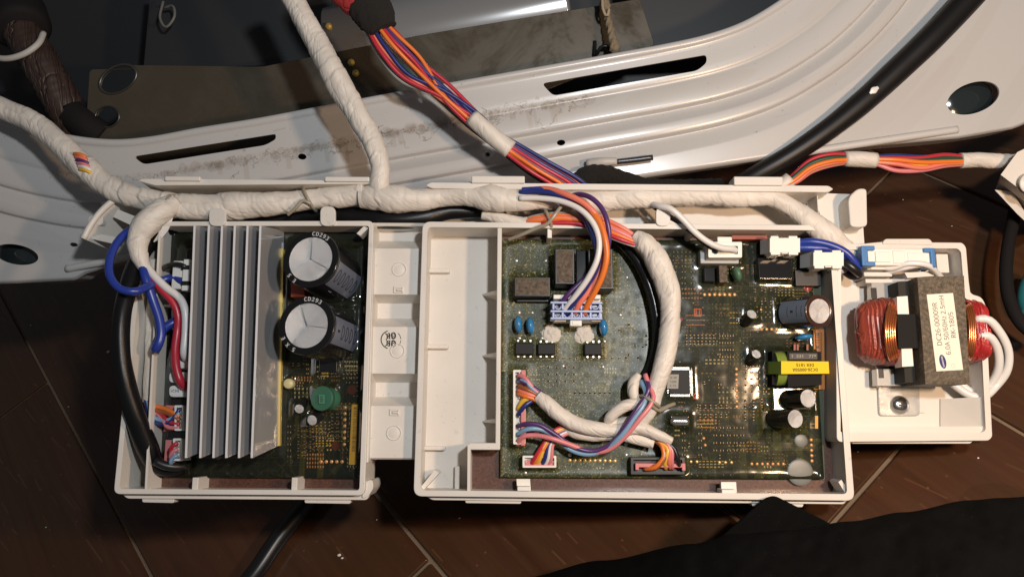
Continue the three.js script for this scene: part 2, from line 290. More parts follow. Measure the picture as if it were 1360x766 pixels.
    for (let i = 0; i < 2600; i++) { const u = rr(150, 470); spot(u, 24 + 2.6 * (rnd() + rnd() + rnd() - 1.5) * (1 + .5 * Math.sin(u * .05)), rr(.04, .3), rr(.12, .45)); }
    for (let i = 0; i < 160; i++) { spot(rr(170, 470), 24 + rr(-1.5, 1), rr(.04, .12), rr(1, 4)); }
    for (let i = 0; i < 700; i++) spot(rr(0, 640), rr(0, 90), rr(.1, .5), rr(.08, .35));
    for (let i = 0; i < 55; i++) { let u = rr(250, 470) * mm, v = rr(18, 32) * mm; x.strokeStyle = `rgba(70,50,35,${rr(.25, .5)})`; x.lineWidth = .9; x.beginPath(); x.moveTo(u, v); for (let k = 0; k < 7; k++) x.lineTo(u += rr(-9, 9), v += rr(-6, 7)); x.stroke(); }
    for (let i = 0; i < 40; i++) { const u = rr(0, 640) * mm, v = rr(0, 90) * mm, l = rr(4, 40); x.strokeStyle = `rgba(${rnd() < .5 ? '120,105,90' : '255,255,255'},${rr(.1, .35)})`; x.lineWidth = rr(.5, 1.2); x.beginPath(); x.moveTo(u, v); x.lineTo(u + l, v + rr(-10, 10)); x.stroke(); }
    for (let i = 0; i < 22; i++) { const u = rr(200, 460), l = rr(4, 14); x.fillStyle = 'rgba(150,115,75,.10)'; x.fillRect(u * mm, 25 * mm, rr(1.5, 4) * mm, l * mm); }
  });
  const dt = tex(dirt, true, [640, 160]); dt.flipY = false; dt.wrapS = dt.wrapT = THREE.ClampToEdgeWrapping;
  M.enamel = std(.585, .585, .585, .32, { map: dt, clearcoat: .35, clearcoatRoughness: .2, bumpMap: grain, bumpScale: .00002 });
  M.enamelBare = std(.58, .565, .545, .35, { clearcoat: .3 });
  obj(W, 'base_panel', br.geometry, M.enamel);
  // the folded flange round the opening and round the outer edge
  const strip = (f, n, y0, y1, inset) => { const p = [], ix = []; for (let i = 0; i <= n; i++) { const [c, d] = f(i / n); p.push(c.x, y0, c.z, c.x + d.x * inset, y1, c.z + d.z * inset); if (i < n) ix.push(2 * i, 2 * i + 2, 2 * i + 1, 2 * i + 1, 2 * i + 2, 2 * i + 3); } const g = new THREE.BufferGeometry(); g.setAttribute('position', new THREE.Float32BufferAttribute(p, 3)); g.setIndex(ix); g.computeVertexNormals(); return g; };
  obj(W, 'opening_flange', strip(u => { const t = open.tan(u); return [open.at(u), V(-t.z, 0, t.x)]; }, 200, -2.2, -13, 1.5), M.enamelBare);
  const ec = new THREE.CatmullRomCurve3(edge.map(v => v.clone()), false, 'centripetal');
  obj(W, 'outer_flange', strip(u => { const c = ec.getPoint(u); return [c.clone().add(V(0, 0, -.3)), V()]; }, 160, 0, -16, 0), M.enamelBare);
  for (const p of [[[88, 357, 2], [130, 349, 3], [172, 341, 3], [240, 330, 3]], [[1040, 207, 3], [1110, 196, 3], [1190, 184, 3], [1272, 172, 2]]]) obj(W, 'bead', tube(P, p, 2.3, { rad: 14 }), M.enamelBare);
  obj(W, 'grommet', [lathe([[1.3, 0], [1.3, 1], [2.9, 1.4], [3.6, .9], [3.8, 0]], P.at(648, 206, 0).setY(1.2), P.at(648, 206, 0).setY(5), 30)], M.zinc);
  // rubber feet sunk behind the two oval holes
  const glassy = std(.018, .026, .028, .12, { clearcoat: 1, bumpMap: tapeBump, bumpScale: .004 });
  for (const [x, y, a] of [[1291, 131, 40], [23, 338, 34]]) { const c = P.at(x, y, -6); obj(W, 'rubber_foot', lathe([[a * P.k, -8], [a * P.k, -4], [a * .8 * P.k, -1.5], [a * .4 * P.k, 0], [0, .4]], V(c.x, -7, c.z), V(c.x, 0, c.z), 40), glassy); }
  // inside: the rust-brown lower sheet, the drum above it, the black back
  const sheetM = std(.085, .072, .052, .55, { metalness: .3, roughnessMap: smudge });
  const sheet = outline(pts(P, [[118, 92], [350, 88], [560, 46], [850, -2], [870, 60], [700, 130], [330, 215], [110, 220]], -34), 3);
  for (const [x, y, a, b, t] of [[156, 105, 28, 18, .5], [142, 155, 17, 15, .2]]) { const c = P.at(x, y, -34); const h = new THREE.Path(); h.absellipse(c.x, -c.z, a * P.k, b * P.k, 0, 6.2832, true, t); sheet.holes.push(h); }
  obj(W, 'lower_sheet', extrude(sheet, -34, -36, .3, 24), sheetM);
  for (const [x, y, a, b, t] of [[156, 105, 28, 18, .5], [142, 155, 17, 15, .2]]) { const c = P.at(x, y, -34), g = new THREE.TorusGeometry(1, .09, 8, 40).rotateX(Math.PI / 2); obj(W, 'hole_rim', g.scale(a * P.k, 10, b * P.k).rotateY(t).translate(c.x, -34, c.z), std(.09, .085, .075, .3, { metalness: .6 })); }
  const drumM = std(.30, .31, .32, .42, { metalness: .4, roughnessMap: smudge, bumpMap: smudge, bumpScale: .0008 });
  const dA = P.at(440, 70, -62), dB = P.at(752, 12, -62); obj(W, 'drum', lathe([[0, 0], [26, 0], [29, 2], [29, dB.distanceTo(dA) - 3], [26, dB.distanceTo(dA)], [0, dB.distanceTo(dA)]], dA, dB, 60), drumM);
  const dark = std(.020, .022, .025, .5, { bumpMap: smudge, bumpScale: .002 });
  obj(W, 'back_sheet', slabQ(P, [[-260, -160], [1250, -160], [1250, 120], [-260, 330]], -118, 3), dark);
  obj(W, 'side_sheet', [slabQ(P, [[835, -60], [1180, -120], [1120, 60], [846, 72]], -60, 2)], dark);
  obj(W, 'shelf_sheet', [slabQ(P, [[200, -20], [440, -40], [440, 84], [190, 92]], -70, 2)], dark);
  const hose = std(.045, .026, .02, .5, { bumpMap: tapeBump, bumpScale: .002 });
  obj(W, 'drain_hose', tube(P, [[-10, -30, -48], [30, 45, -40], [62, 100, -36], [95, 160, -40], [120, 215, -60]], 11.5, { rad: 28, shape: (u, a, s) => .6 * Math.sin(s * 1.6) }), hose);
  obj(W, 'hose_clamp', tube(P, [[-14, 70, -30], [-2, 77, -26], [14, 77, -24], [34, 70, -24], [50, 58, -27], [57, 44, -34]], 1.9, { rad: 12 }), std(.55, .53, .48, .5));
  obj(W, 'rubber_mount', [lathe([[0, 0], [16, 0], [18, 3], [18, 20], [14, 26], [0, 26]], P.at(20, 12, -50), P.at(34, 60, -30), 40)], M.blackMatt);
  obj(W, 'hose_cuff', tube(P, [[92, 150, -37], [112, 166, -36], [134, 182, -40]], 10, { rad: 24 }), M.blackMatt);
  for (const [x, y] of [[466, 83], [472, 97], [436, 35]]) obj(W, 'brass_screw', lathe([[0, 0], [2.3, 0], [2.3, 1], [1.4, 1.7], [0, 1.8]], P.at(x, y, -33), P.at(x + 2, y, -25), 20), M.brass);
  obj(W, 'wire_loop', tube(P, [[216, 2, -60], [212, 25, -56], [220, 36, -55], [231, 22, -55], [229, 8, -57], [219, 10, -60]], .9), std(.14, .14, .13, .5));
  obj(W, 'cable_clip', tube(P, [[790, 55, -34], [791, 74, -30], [799, 62, -26], [808, 62, -26], [812, 76, -31]], 1.2), M.black);

  const cord = thing('frayed_cord', 'beige frayed cord hanging down inside the machine opening, right of the steel drum', 'cord', P, P.at(805, 20, -20));
  obj(cord, 'cord', tube(P, [[798, -20, -22, 5], [803, 4, -22, 7], [807, 22, -22, 4], [812, 45, -20, 5], [817, 66, -18, 6.5], [820, 90, -25, 5]], 2, { rad: 16, step: .6, shape: (u, a, s) => .9 * noise(s * .5, Math.cos(a) * 2, Math.sin(a) * 2) + .3 * Math.sin(a * 3 + s * 1.2) }), std(.33, .26, .17, .85, { bumpMap: grain, bumpScale: .001 }));
  obj(cord, 'loose_end', tube(P, [[800, -4, -19], [801, 12, -17], [806, 22, -18], [809, 12, -18]], .9), std(.36, .29, .2, .85));
}

// ---------------------------------------------------------------- the plastic tray
const TRAY_LOW = -30;
{
  const t = thing('plastic_tray', 'long white plastic tray with several compartments, holding the circuit boards and the coil', 'tray', T, T.at(660, 480, -30));
  const C = M.plastic;
  // left compartment
  obj(t, 'left_wall', ring(T, [[186, 294], [496, 293], [484, 658], [150, 656]], [[191, 299], [491, 299], [478, 652], [157, 650]], 0, TRAY_LOW, 3.5), C);
  obj(t, 'left_floor', prism(T, [[187, 297], [494, 297], [481, 655], [153, 653]], -27.6, -29.6, 2, 0), C);
  obj(t, 'wire_channel_rib', slabQ(T, [[210.5, 299.5], [213.5, 299.5], [194.5, 651], [191.5, 651]], -1, 27), C);
  for (const [x0, x1, h] of [[255, 262, -3], [387, 394, -3]]) obj(t, 'rib', pb(T, x0, 634, x1, 651.5, h, -28), C);
  obj(t, 'rib', slabQ(T, [[484, 299], [489, 303], [478, 313], [473.5, 310]], -2, 8), C);
  obj(t, 'rib', slabQ(T, [[198, 404], [226, 404], [226, 407], [198, 407]], -9, 12), C);
  obj(t, 'lip', prism(T, [[160, 655], [491, 656], [487, 664], [168, 662]], -5, -9, 1.5), C);
  obj(t, 'hook', prism(T, [[188, 658], [231, 658], [230, 668], [188, 667]], -6.5, -13, 1), C);
  obj(t, 'hook', prism(T, [[404, 658], [466, 659], [465, 669], [404, 668]], -6.5, -13, 1), C);
  obj(t, 'corner_web', prism(T, [[484, 640], [494, 636], [496, 648], [488, 660], [480, 662]], -4, -28, 2), C);
  // bridge with three raised plates
  {
    const yz = [[296, -8], [300, -9], [307, -21], [320, -21], [330, -8], [391, -8], [403, -21], [423, -21], [434, -8], [496, -8], [508, -21], [527, -21], [539, -8], [608, -8], [610, -9.2]];
    const s = new THREE.Shape(); const q = yz.map(([y, h]) => { const p = T.at(525, y, h); return [p.z, p.y]; });
    s.moveTo(q[0][0], -27); for (const [z, y] of q) s.lineTo(z, y); s.lineTo(q[q.length - 1][0], -27); s.closePath();
    const a = T.at(486, 450, -8), b = T.at(560, 450, -8), g = new THREE.ExtrudeGeometry(s, { depth: b.x - a.x, bevelEnabled: false });
    g.rotateY(-Math.PI / 2); g.translate(b.x, 0, 0); g.deleteAttribute('uv');
    obj(t, 'bridge', boxUV(g.index ? g.toNonIndexed() : g), C);
    const side = (x0, x1) => pb(T, x0, 296, x1, 612, -4, -28, .8);
    obj(t, 'bridge_side', slabQ(T, [[491, 296], [497, 296], [489, 614], [481, 614]], -3, 25), C);
    for (const [x, y] of [[530, 358], [527.5, 466], [523, 575]]) obj(t, 'moulded_boss', lathe([[0, .3], [2.9, .3], [3.1, -.2], [3.3, -.3], [3.5, .5], [3.8, .6], [4, 0]], T.at(x, y, -8), T.at(x, y, -8).add(V(0, 5, 0)), 36), C);
    for (const [x, y] of [[529, 384], [523.5, 547]]) { obj(t, 'moulded_tab', [pb(T, x - 6.5, y - 4, x + 6.5, y - 1, -7.2, -9), pb(T, x - 6.5, y + 3, x + 6.5, y + 5, -7.2, -9), pb(T, x - 6.5, y - 2, x - 4.5, y + 4, -7.2, -9), pb(T, x + 4.5, y - 2, x + 6.5, y + 4, -7.2, -9), pb(T, x - 3, y - .5, x + 5, y + 2, -6.6, -9)], C); }
    const ink = canvas(256, 256, (x, w) => { x.clearRect(0, 0, w, w); x.strokeStyle = x.fillStyle = '#26241f'; x.lineWidth = 11; x.beginPath(); x.arc(128, 128, 112, 1.9, 4.3); x.stroke(); x.lineWidth = 7; x.beginPath(); x.arc(128, 128, 112, 5.5, 6.2); x.stroke(); x.translate(128, 128); x.rotate(Math.PI - .12); x.font = 'bold 104px monospace'; x.textAlign = 'center'; x.fillText('OK', -4, 84); x.font = '92px monospace'; x.fillText('80', 6, -8); });
    const st = slabQ(T, [[504, 437], [534, 437], [534, 465], [504, 465]], -7.93, .05); obj(t, 'ink_stamp', st, std(.02, .02, .02, .6, { map: tex(ink), alphaTest: .5 }));
  }
  // main compartment
  obj(t, 'main_wall', ring(T, [[561, 294], [1108, 299], [1136, 665], [549, 659]], [[567, 300.5], [1102, 305], [1127, 657], [557, 652]], 0, TRAY_LOW, 4.5), C);
  obj(t, 'main_floor', prism(T, [[563, 297], [1105, 302], [1131, 661], [552, 656]], -24, -26, 2, 0), C);
  obj(t, 'divider', [pb(T, 660.5, 301, 664, 597, -1, -25, .5), pb(T, 623, 588, 664, 597.5, -1.02, -25, .5)], C);
  obj(t, 'divider', slabQ(T, [[621, 590], [625, 590], [624.5, 653], [620.5, 653]], -1, 24), C);
  for (const [x0, y0, x1, y1] of [[566, 356, 597, 362], [563, 457, 595, 463], [560, 592, 591, 598], [604, 619, 610, 654]]) obj(t, 'rib', pb(T, x0, y0, x1, y1, -19.5, -25, .5), C);
  obj(t, 'rib', slabQ(T, [[577, 624], [583, 628], [562, 651], [556, 650]], -8, 17), C);
  for (const y of [388, 470.5, 558.5]) { const a = T.at(662, y - 3.5, -2), b = T.at(662, y + 3.5, -2), f = T.at(640, y, -18), lo = [a, b].map(v => v.clone().setY(-24)), fl = f.clone().setY(-24); obj(t, 'gusset', hexa([a, a.clone().add(V(.1, 0, 0)), b.clone().add(V(.1, 0, 0)), b], [fl, lo[0], lo[1], fl.clone().add(V(0, 0, .8))]), C); }
  for (const [x0, y0, x1, y1] of [[686, 636, 704, 652], [958, 640, 978, 656]]) obj(t, 'board_clip', [slabQ(T, [[x0, y0], [x1, y0], [x1 + 1, y1], [x0 + 1, y1]], -9, 3), pb(T, x0 + 1, y1 - 6, x1, y1, -1.5, -12)], M.nylon);
  for (const [x0, y0, x1, y1] of [[727, 303, 733, 316], [917, 302, 922, 313]]) obj(t, 'board_clip', pb(T, x0, y0, x1, y1, -2, -20), M.nylon);
  obj(t, 'rib', slabQ(T, [[1114, 640], [1118, 637], [1128, 652], [1124, 656]], -3, 12), C);
  obj(t, 'lip', prism(T, [[562, 657], [1126, 663], [1122, 669.5], [574, 664]], -5, -9, 1.5), C);
  obj(t, 'hook', prism(T, [[617, 659], [693, 660], [692, 669], [618, 668]], -6.5, -13, 1), C);
  obj(t, 'hook', prism(T, [[998, 663], [1069, 664], [1067, 673.5], [999, 672]], -6.5, -13, 1), C);
  // trough for the wiring along the top
  obj(t, 'trough_floor', slabQ(T, [[190, 258], [1114, 262], [1114, 300], [190, 296]], -24, 3), C);
  obj(t, 'trough_back', prism(T, [[183, 240], [188, 237], [491, 239.5], [491, 244], [205, 246]], 1, -22, 1.2), C);
  obj(t, 'trough_back', prism(T, [[565, 246], [572, 242], [1101, 246.5], [1108, 251], [1100, 255], [574, 250]], 1, -22, 1.2), C);
  for (const [x0, y0, x1, y1] of [[218, 233.5, 265, 240], [431, 234, 490, 241], [626, 233, 697, 243], [975, 234, 1041, 246]]) obj(t, 'hook', pb(T, x0, y0, x1, y1, 3, -8, .7), C);
  for (const [x, y0, w] of [[288, 276, 11], [435, 274, 10], [881, 275, 9.5]]) obj(t, 'retaining_lug', prism(T, [[x - w, y0], [x + w, y0], [x + w, 300], [x - w, 300]], 1.6, -.8, 3.4), C);
  // right end of the trough and its rounded end stop
  obj(t, 'trough_end', [slabQ(T, [[1080, 256], [1136, 258], [1146, 345], [1110, 345]], -14, 12), pb(T, 1085, 252, 1089, 300, -6, -20)], C);
  obj(t, 'end_stop', extrude(outline(pts(T, [[1127, 262], [1140, 250], [1152, 250], [1153, 300], [1141, 302], [1130, 300]], 0), 3.5), 0, -24, .8), C);
  // compartment for the coil
  obj(t, 'coil_wall', ring(T, [[1110, 322], [1142, 324], [1170, 321], [1279, 322], [1284, 328], [1289, 390], [1304, 394], [1310, 404], [1319, 580], [1314, 585], [1112, 587]], [[1117, 330], [1146, 331], [1172, 329], [1273, 329], [1278, 334], [1283, 396], [1297, 400], [1303, 408], [1311, 571], [1306, 575], [1116, 575]], -1.2, TRAY_LOW + 2, 3), C);
  obj(t, 'coil_floor', slabQ(T, [[1112, 326], [1281, 326], [1315, 582], [1114, 584]], -21, 4), C);
  obj(t, 'coil_step', slabQ(T, [[1106, 300], [1147, 300], [1150, 344], [1111, 344]], -15.5, 9), C);
  obj(t, 'coil_step', slabQ(T, [[1122, 567], [1309, 566], [1311, 577], [1122, 577]], -4, 18), C);
  obj(t, 'lip', prism(T, [[1130, 582], [1296, 582], [1290, 589], [1132, 589]], -4.5, -8, 1), C);
  obj(t, 'coil_slope', (() => { const a = pts(T, [[1272, 528], [1309, 527], [1311, 572], [1272, 572]], -3), b = a.map(v => v.clone().setY(-21)); a[0].y = a[3].y = -19.5; return hexa(a, b); })(), C);
  obj(t, 'lip', prism(T, [[1172, 324], [1176, 317], [1236, 317], [1241, 325]], -.4, -10, 1.5), C);
  obj(t, 'plug_holder', [pb(T, 1148, 361, 1186, 367, -6, -21), pb(T, 1150, 370, 1216, 376, -9, -21), slabQ(T, [[1202, 362], [1243, 360], [1246, 366], [1206, 369]], -5, 14), pb(T, 1244, 337, 1262, 362, -12, -21)], C);
  for (const x of [1174, 1226]) obj(t, 'bracket_stop', slabQ(T, [[x - 4, 522], [x + 4, 522], [x + 4, 548], [x - 4, 548]], -19.4, 3), C);
  // curved cable holder standing off the upper left corner
  {
    const c = [];
    for (const [x, y] of [[172, 262], [158, 262], [138, 276], [121, 296], [112, 312], [106, 316]]) c.push([x, y]);
    obj(t, 'holder_rim', tube(T, [[170, 258, -9], [152, 265, -8], [134, 280, -7], [120, 298, -6], [110, 317, -5]], 1.7, { rad: 12 }), C);
    obj(t, 'holder_wall', (() => { const top = [[170, 258, -9], [152, 265, -8], [134, 280, -7], [120, 298, -6], [110, 317, -5]].map(p => T.at(...p)), p = [], ix = []; top.forEach((v, i) => { p.push(v.x, v.y, v.z, v.x + 6, -28, v.z + 2); if (i < 4) ix.push(2 * i, 2 * i + 1, 2 * i + 2, 2 * i + 2, 2 * i + 1, 2 * i + 3); }); const g = new THREE.BufferGeometry(); g.setAttribute('position', new THREE.Float32BufferAttribute(p, 3)); g.setIndex(ix); g.computeVertexNormals(); return g; })(), C);
    obj(t, 'holder_arm', slabQ(T, [[156, 278], [186, 290], [180, 302], [150, 288]], -12, 5), C);
    obj(t, 'holder_tongue', prism(T, [[116, 286], [136, 286], [136, 299], [116, 299]], -10, -14, 2.5), C);
    obj(t, 'holder_arm', slabQ(T, [[116, 316], [134, 311], [160, 316], [156, 325]], -10, 4), C);
    obj(t, 'holder_floor', [slabQ(T, [[132, 268], [190, 262], [190, 292], [146, 292]], -26, 3), slabQ(T, [[124, 296], [147, 290], [145, 314], [122, 316]], -24, 3)], C);
  }
}

// ---------------------------------------------------------------- circuit boards
// the board's coated face rises a little round every part; fp lists footprints in millimetres
function coatedFace(fr, x0, z0, x1, z1, h, fp, nx, nz, wave) {
  const pos = [], uv = [], idx = [];
  for (let j = 0; j <= nz; j++) for (let i = 0; i <= nx; i++) {
    const x = lerp(x0, x1, i / nx), z = lerp(z0, z1, j / nz);
    let y = h + wave * (noise(x * .07, z * .07, 3) + .45 * noise(x * .21, z * .21, 8)), m = 0;
    for (const f of fp) { const dx = Math.max(f[0] - x, 0, x - f[2]), dz = Math.max(f[1] - z, 0, z - f[3]), d = Math.hypot(dx, dz); if (d < 6) m = Math.max(m, f[4] * Math.exp(-d / 1.7)); }
    const e = Math.min(x - x0, x1 - x, z - z0, z1 - z); m = Math.max(m, 1.3 * Math.exp(-e / 1.6));
    pos.push(x, y + m, z); uv.push(i / nx, 1 - j / nz);
  }
  for (let j = 0; j < nz; j++) for (let i = 0; i < nx; i++) { const a = j * (nx + 1) + i, b = a + nx + 1; idx.push(a, b, a + 1, a + 1, b, b + 1); }
  const g = new THREE.BufferGeometry(); g.setAttribute('position', new THREE.Float32BufferAttribute(pos, 3)); g.setAttribute('uv', new THREE.Float32BufferAttribute(uv, 2)); g.setIndex(idx); g.computeVertexNormals(); return g;
}
function boardPicture(fr, x0, z0, x1, z1, h, scale, draw) {   // a drawing in millimetres of the board
  return tex(canvas(Math.round((x1 - x0) * scale), Math.round((z1 - z0) * scale), (x, w, hh) => { x.scale(scale, scale); x.translate(-x0, -z0); draw(x, (px, py) => { const p = fr.at(px, py, h); return [p.x, p.z]; }); }));
}
const foot = (fr, a, h, rise = 1.2) => a.map(([x0, y0, x1, y1, k]) => { const p = fr.at(x0, y0, h), q = fr.at(x1, y1, h); return [p.x, p.z, q.x, q.z, k ?? rise]; });
const pottingM = std(.16, .062, .035, .5, { clearcoat: .7, clearcoatRoughness: .12, map: noiseTex(256, (u, v) => { const k = 190 + 60 * fbm(u, v, 30, 2) + rr(-60, 60); return [k, k * .95, k * .9]; }, [30, 30], true) });
function traces(x, x0, z0, x1, z1, n, color) {                // routed copper: runs with 45 degree bends
  for (let i = 0; i < n; i++) {
    let px = rr(x0, x1), pz = rr(z0, z1), d = Math.floor(rr(0, 8)); x.strokeStyle = color(); x.lineWidth = rr(.12, .3); x.beginPath(); x.moveTo(px, pz);
    for (let k = 0; k < 5; k++) { const l = rr(1, 12), a = d * Math.PI / 4; px += l * Math.cos(a); pz += l * Math.sin(a); x.lineTo(px, pz); d += rnd() < .5 ? 1 : -1; } x.stroke();
  }
}
function padArrays(dot, n, x0, y0, x1, y1, cols, a0, a1) {    // bare pads and vias stand in ordered rows
  for (let i = 0; i < n; i++) {
    const px = rr(x0, x1), py = rr(y0, y1), nx = Math.floor(rr(2, 8)), ny = Math.floor(rr(1, 5)), dx = rr(3.2, 6), dy = rr(3.4, 7), w = rr(.6, 1.3), h = rr(.4, .8), col = cols[Math.floor(rnd() * cols.length)], al = rr(a0, a1), turn = rnd() < .35;
    for (let k = 0; k < nx; k++) for (let m = 0; m < ny; m++) { const x = px + k * dx, y = py + m * dy; if (x < x1 && y < y1) dot(x, y, turn ? h : w, turn ? w : h, `rgba(${col},${al})`); }
  }
}
function buses(x, c, n, x0, y0, x1, y1, col) {                // parallel copper runs
  for (let i = 0; i < n; i++) { const [px, pz] = c(rr(x0, x1), rr(y0, y1)), k = Math.floor(rr(3, 9)), l = rr(6, 30), v = rnd() < .5, s = rnd() < .5 ? 1 : -1; x.strokeStyle = `rgba(${col},${rr(.25, .6)})`; x.lineWidth = .22; for (let m = 0; m < k; m++) { const o = m * .55; x.beginPath(); if (v) { x.moveTo(px + o, pz); x.lineTo(px + o, pz + l); x.lineTo(px + o + s * 5, pz + l + 5 - s * o * .8); } else { x.moveTo(px, pz + o); x.lineTo(px + l, pz + o); x.lineTo(px + l + 5 - s * o * .8, pz + o + s * 5); } x.stroke(); } }
}
function chips(fr, root, list, h) {                           // small surface-mount parts: bodies and tinned ends
  const body = [], ends = [];
  for (const [px, py, l, w, turn] of list) {
    const c = fr.at(px, py, h), f = (x0, x1, y1) => turn ? box(c.x - w / 2, h - .2, c.z + x0, c.x + w / 2, h + y1, c.z + x1, .08) : box(c.x + x0, h - .2, c.z - w / 2, c.x + x1, h + y1, c.z + w / 2, .08);
    body.push(f(-l / 2 + .3, l / 2 - .3, .55)); ends.push(f(-l / 2, -l / 2 + .3, .5), f(l / 2 - .3, l / 2, .5));
  }
  obj(root, 'chip_body', body, M.chip, null, 'stuff'); obj(root, 'chip_end', ends, M.chipEnd, null, 'stuff');
}
function pads(fr, root, name, list, h, r, mat) { for (const [x, y] of list) { const c = fr.at(x, y, h); obj(root, name, lathe([[0, .35], [r * .4, .32], [r * .8, .15], [r, -.25]], c, c.clone().setY(h + 5), 14), mat); } }
const row = (x0, y0, x1, y1, n) => Array.from({ length: n }, (_, i) => [lerp(x0, x1, i / (n - 1)), lerp(y0, y1, i / (n - 1))]);
// a can capacitor from its foot to its top: sleeve, scored top, printed stripe
function can(root, fr, b, t, r, o) {
  const A = fr.at(...b), B = fr.at(...t), L = A.distanceTo(B), rc = o.crimp ?? r * .08, ri = o.inner ?? r - 1.2;
  const sl = obj(root, o.name ?? 'capacitor', lathe([[r * .97, 0], [r, .8], [r, L - rc], [r * .985, L - rc * .4], [r * .95, L - .05], [ri, L], [ri, L - (o.dip ?? .25) - .5], [0, L - (o.dip ?? .25) - .6]], A, B, 56), o.sleeve, o.label);
  const secs = [], n = o.sectors;
  for (let k = 0; k < n; k++) {
    const a0 = o.turn + k * 6.2832 / n, m = 10, p = [], ix = [], am = a0 + Math.PI / n, gap = .018;
    p.push(.012 * Math.cos(am) * ri, L - (o.dips?.[k] ?? o.dip ?? .25), .012 * Math.sin(am) * ri);
    for (let i = 0; i <= m; i++) { const a = lerp(a0 + gap, a0 + 6.2832 / n - gap, i / m); const slope = (o.slopes?.[k % (o.slopes.length)] ?? 0); p.push(Math.cos(a) * (ri - .05), L - .15 + slope * Math.sin(a - am) * ri, Math.sin(a) * (ri - .05)); if (i) ix.push(0, i + 1, i); }
    const g = new THREE.BufferGeometry(); g.setAttribute('position', new THREE.Float32BufferAttribute(p, 3)); g.setIndex(ix); const f = g.toNonIndexed(); f.computeVertexNormals(); secs.push(place(f, A, B));
  }
  secs.push(lathe([[0, L - (o.dip ?? .25) - .3], [ri, L - .35]], A, B, 40));
  obj(sl, 'can_top', secs, M.aluBright);
  if (o.stripe) {
    const [a0, aw, map, mat] = o.stripe, g = new THREE.CylinderGeometry(r + .12, r + .12, L - (o.stripeDown ?? 2.5), 24, 1, true, a0, aw); g.translate(0, (L - (o.stripeDown ?? 2.5)) / 2 + .5, 0);
    obj(sl, 'polarity_stripe', place(g, A, B), mat ?? std(1, 1, 1, .35, { map, clearcoat: .4 }));
  }
  if (o.text) { const g = new THREE.RingGeometry(ri + .15, r - .35, 60); const u = g.attributes.uv, p = g.attributes.position; for (let i = 0; i < u.count; i++) u.setXY(i, p.getX(i) / (2 * r) + .5, p.getY(i) / (2 * r) + .5); g.rotateX(-Math.PI / 2).translate(0, L + .06, 0); obj(sl, 'printed_rim', place(g, A, B), std(1, 1, 1, .35, { map: o.text, clearcoat: .4 })); }
  return sl;
}
const ringText = (words, at) => tex(canvas(512, 512, (x, w) => { x.fillStyle = '#131314'; x.fillRect(0, 0, w, w); x.fillStyle = '#c9cacb'; x.font = 'bold 50px sans-serif'; x.textAlign = 'center'; words.forEach((t, k) => { [...t].forEach((ch, i) => { x.save(); x.translate(256, 256); x.rotate(at[k] + i * .155); x.fillText(ch, 0, -212); x.restore(); }); }); }));
const stripeTex = (marks, bg) => tex(canvas(256, 512, (x, w, h) => { x.fillStyle = bg; x.fillRect(0, 0, w, h); x.strokeStyle = x.fillStyle = '#1b1e24'; x.lineWidth = 12; marks.forEach((m, i) => { const y = 70 + i * 92; if (m === 'o') { x.beginPath(); x.ellipse(128, y, 62, 26, 0, 0, 7); x.stroke(); } else if (m === '-') x.fillRect(116, y - 26, 24, 52); else x.fillRect(70, y - 5, 116, 10); }); }));
function qfp(fr, root, x0, y0, x1, y1, h, n) {
  const top = h + 2, ic = obj(root, 'chip_package', pb(fr, x0, y0, x1, y1, top, h - .2, .3), M.chip), a = fr.at(x0, y0, h), b = fr.at(x1, y1, h), legs = [];
  for (let i = 0; i < n; i++) { const f = (i + .7) / (n + .4), x = lerp(a.x, b.x, f), z = lerp(a.z, b.z, f), w = (b.x - a.x) / n * .26; legs.push(box(x - w, h, a.z - 1.5, x + w, h + .35, a.z + .2, .05), box(x - w, h, b.z - .2, x + w, h + .35, b.z + 1.5, .05), box(a.x - 1.5, h, z - w, a.x + .2, h + .35, z + w, .05), box(b.x - .2, h, z - w, b.x + 1.5, h + .35, z + w, .05)); }
  obj(ic, 'chip_leg', legs, M.solder, null, 'stuff'); return ic;
}
const spread = (n, x0, y0, x1, y1, l = 1.7, w = .9) => Array.from({ length: n }, () => [rr(x0, x1), rr(y0, y1), l * rr(.8, 1.15), w * rr(.85, 1.1), rnd() < .5]);
const grid = (x0, y0, x1, y1, nx, ny, l, w, turn) => { const o = []; for (let i = 0; i < nx; i++) for (let j = 0; j < ny; j++) o.push([lerp(x0, x1, nx > 1 ? i / (nx - 1) : 0), lerp(y0, y1, ny > 1 ? j / (ny - 1) : 0), l, w, turn]); return o; };
function header(fr, root, name, x0, y0, x1, y1, ht, hb, wall, mat, label, n, across) {   // an open-topped plug socket with its contacts
  const c = obj(root, name, [ring(fr, [[x0, y0], [x1, y0], [x1, y1], [x0, y1]], [[x0 + wall, y0 + wall], [x1 - wall, y0 + wall], [x1 - wall, y1 - wall], [x0 + wall, y1 - wall]], ht, hb, .6, .15), pb(fr, x0 + 1, y0 + 1, x1 - 1, y1 - 1, ht - 3.5, hb, .2)], mat, label);
  for (let i = 0; i < n; i++) { const f = (i + .5) / n, px = across ? lerp(x0, x1, f) : (x0 + x1) / 2, py = across ? (y0 + y1) / 2 : lerp(y0, y1, f), p = fr.at(px, py, ht - 2); obj(c, 'pin', box(p.x - .35, ht - 6, p.z - .35, p.x + .35, ht - .8, p.z + .35, .1), M.solder); }
  return c;
}

const BH = -16;                                               // height of the coated faces
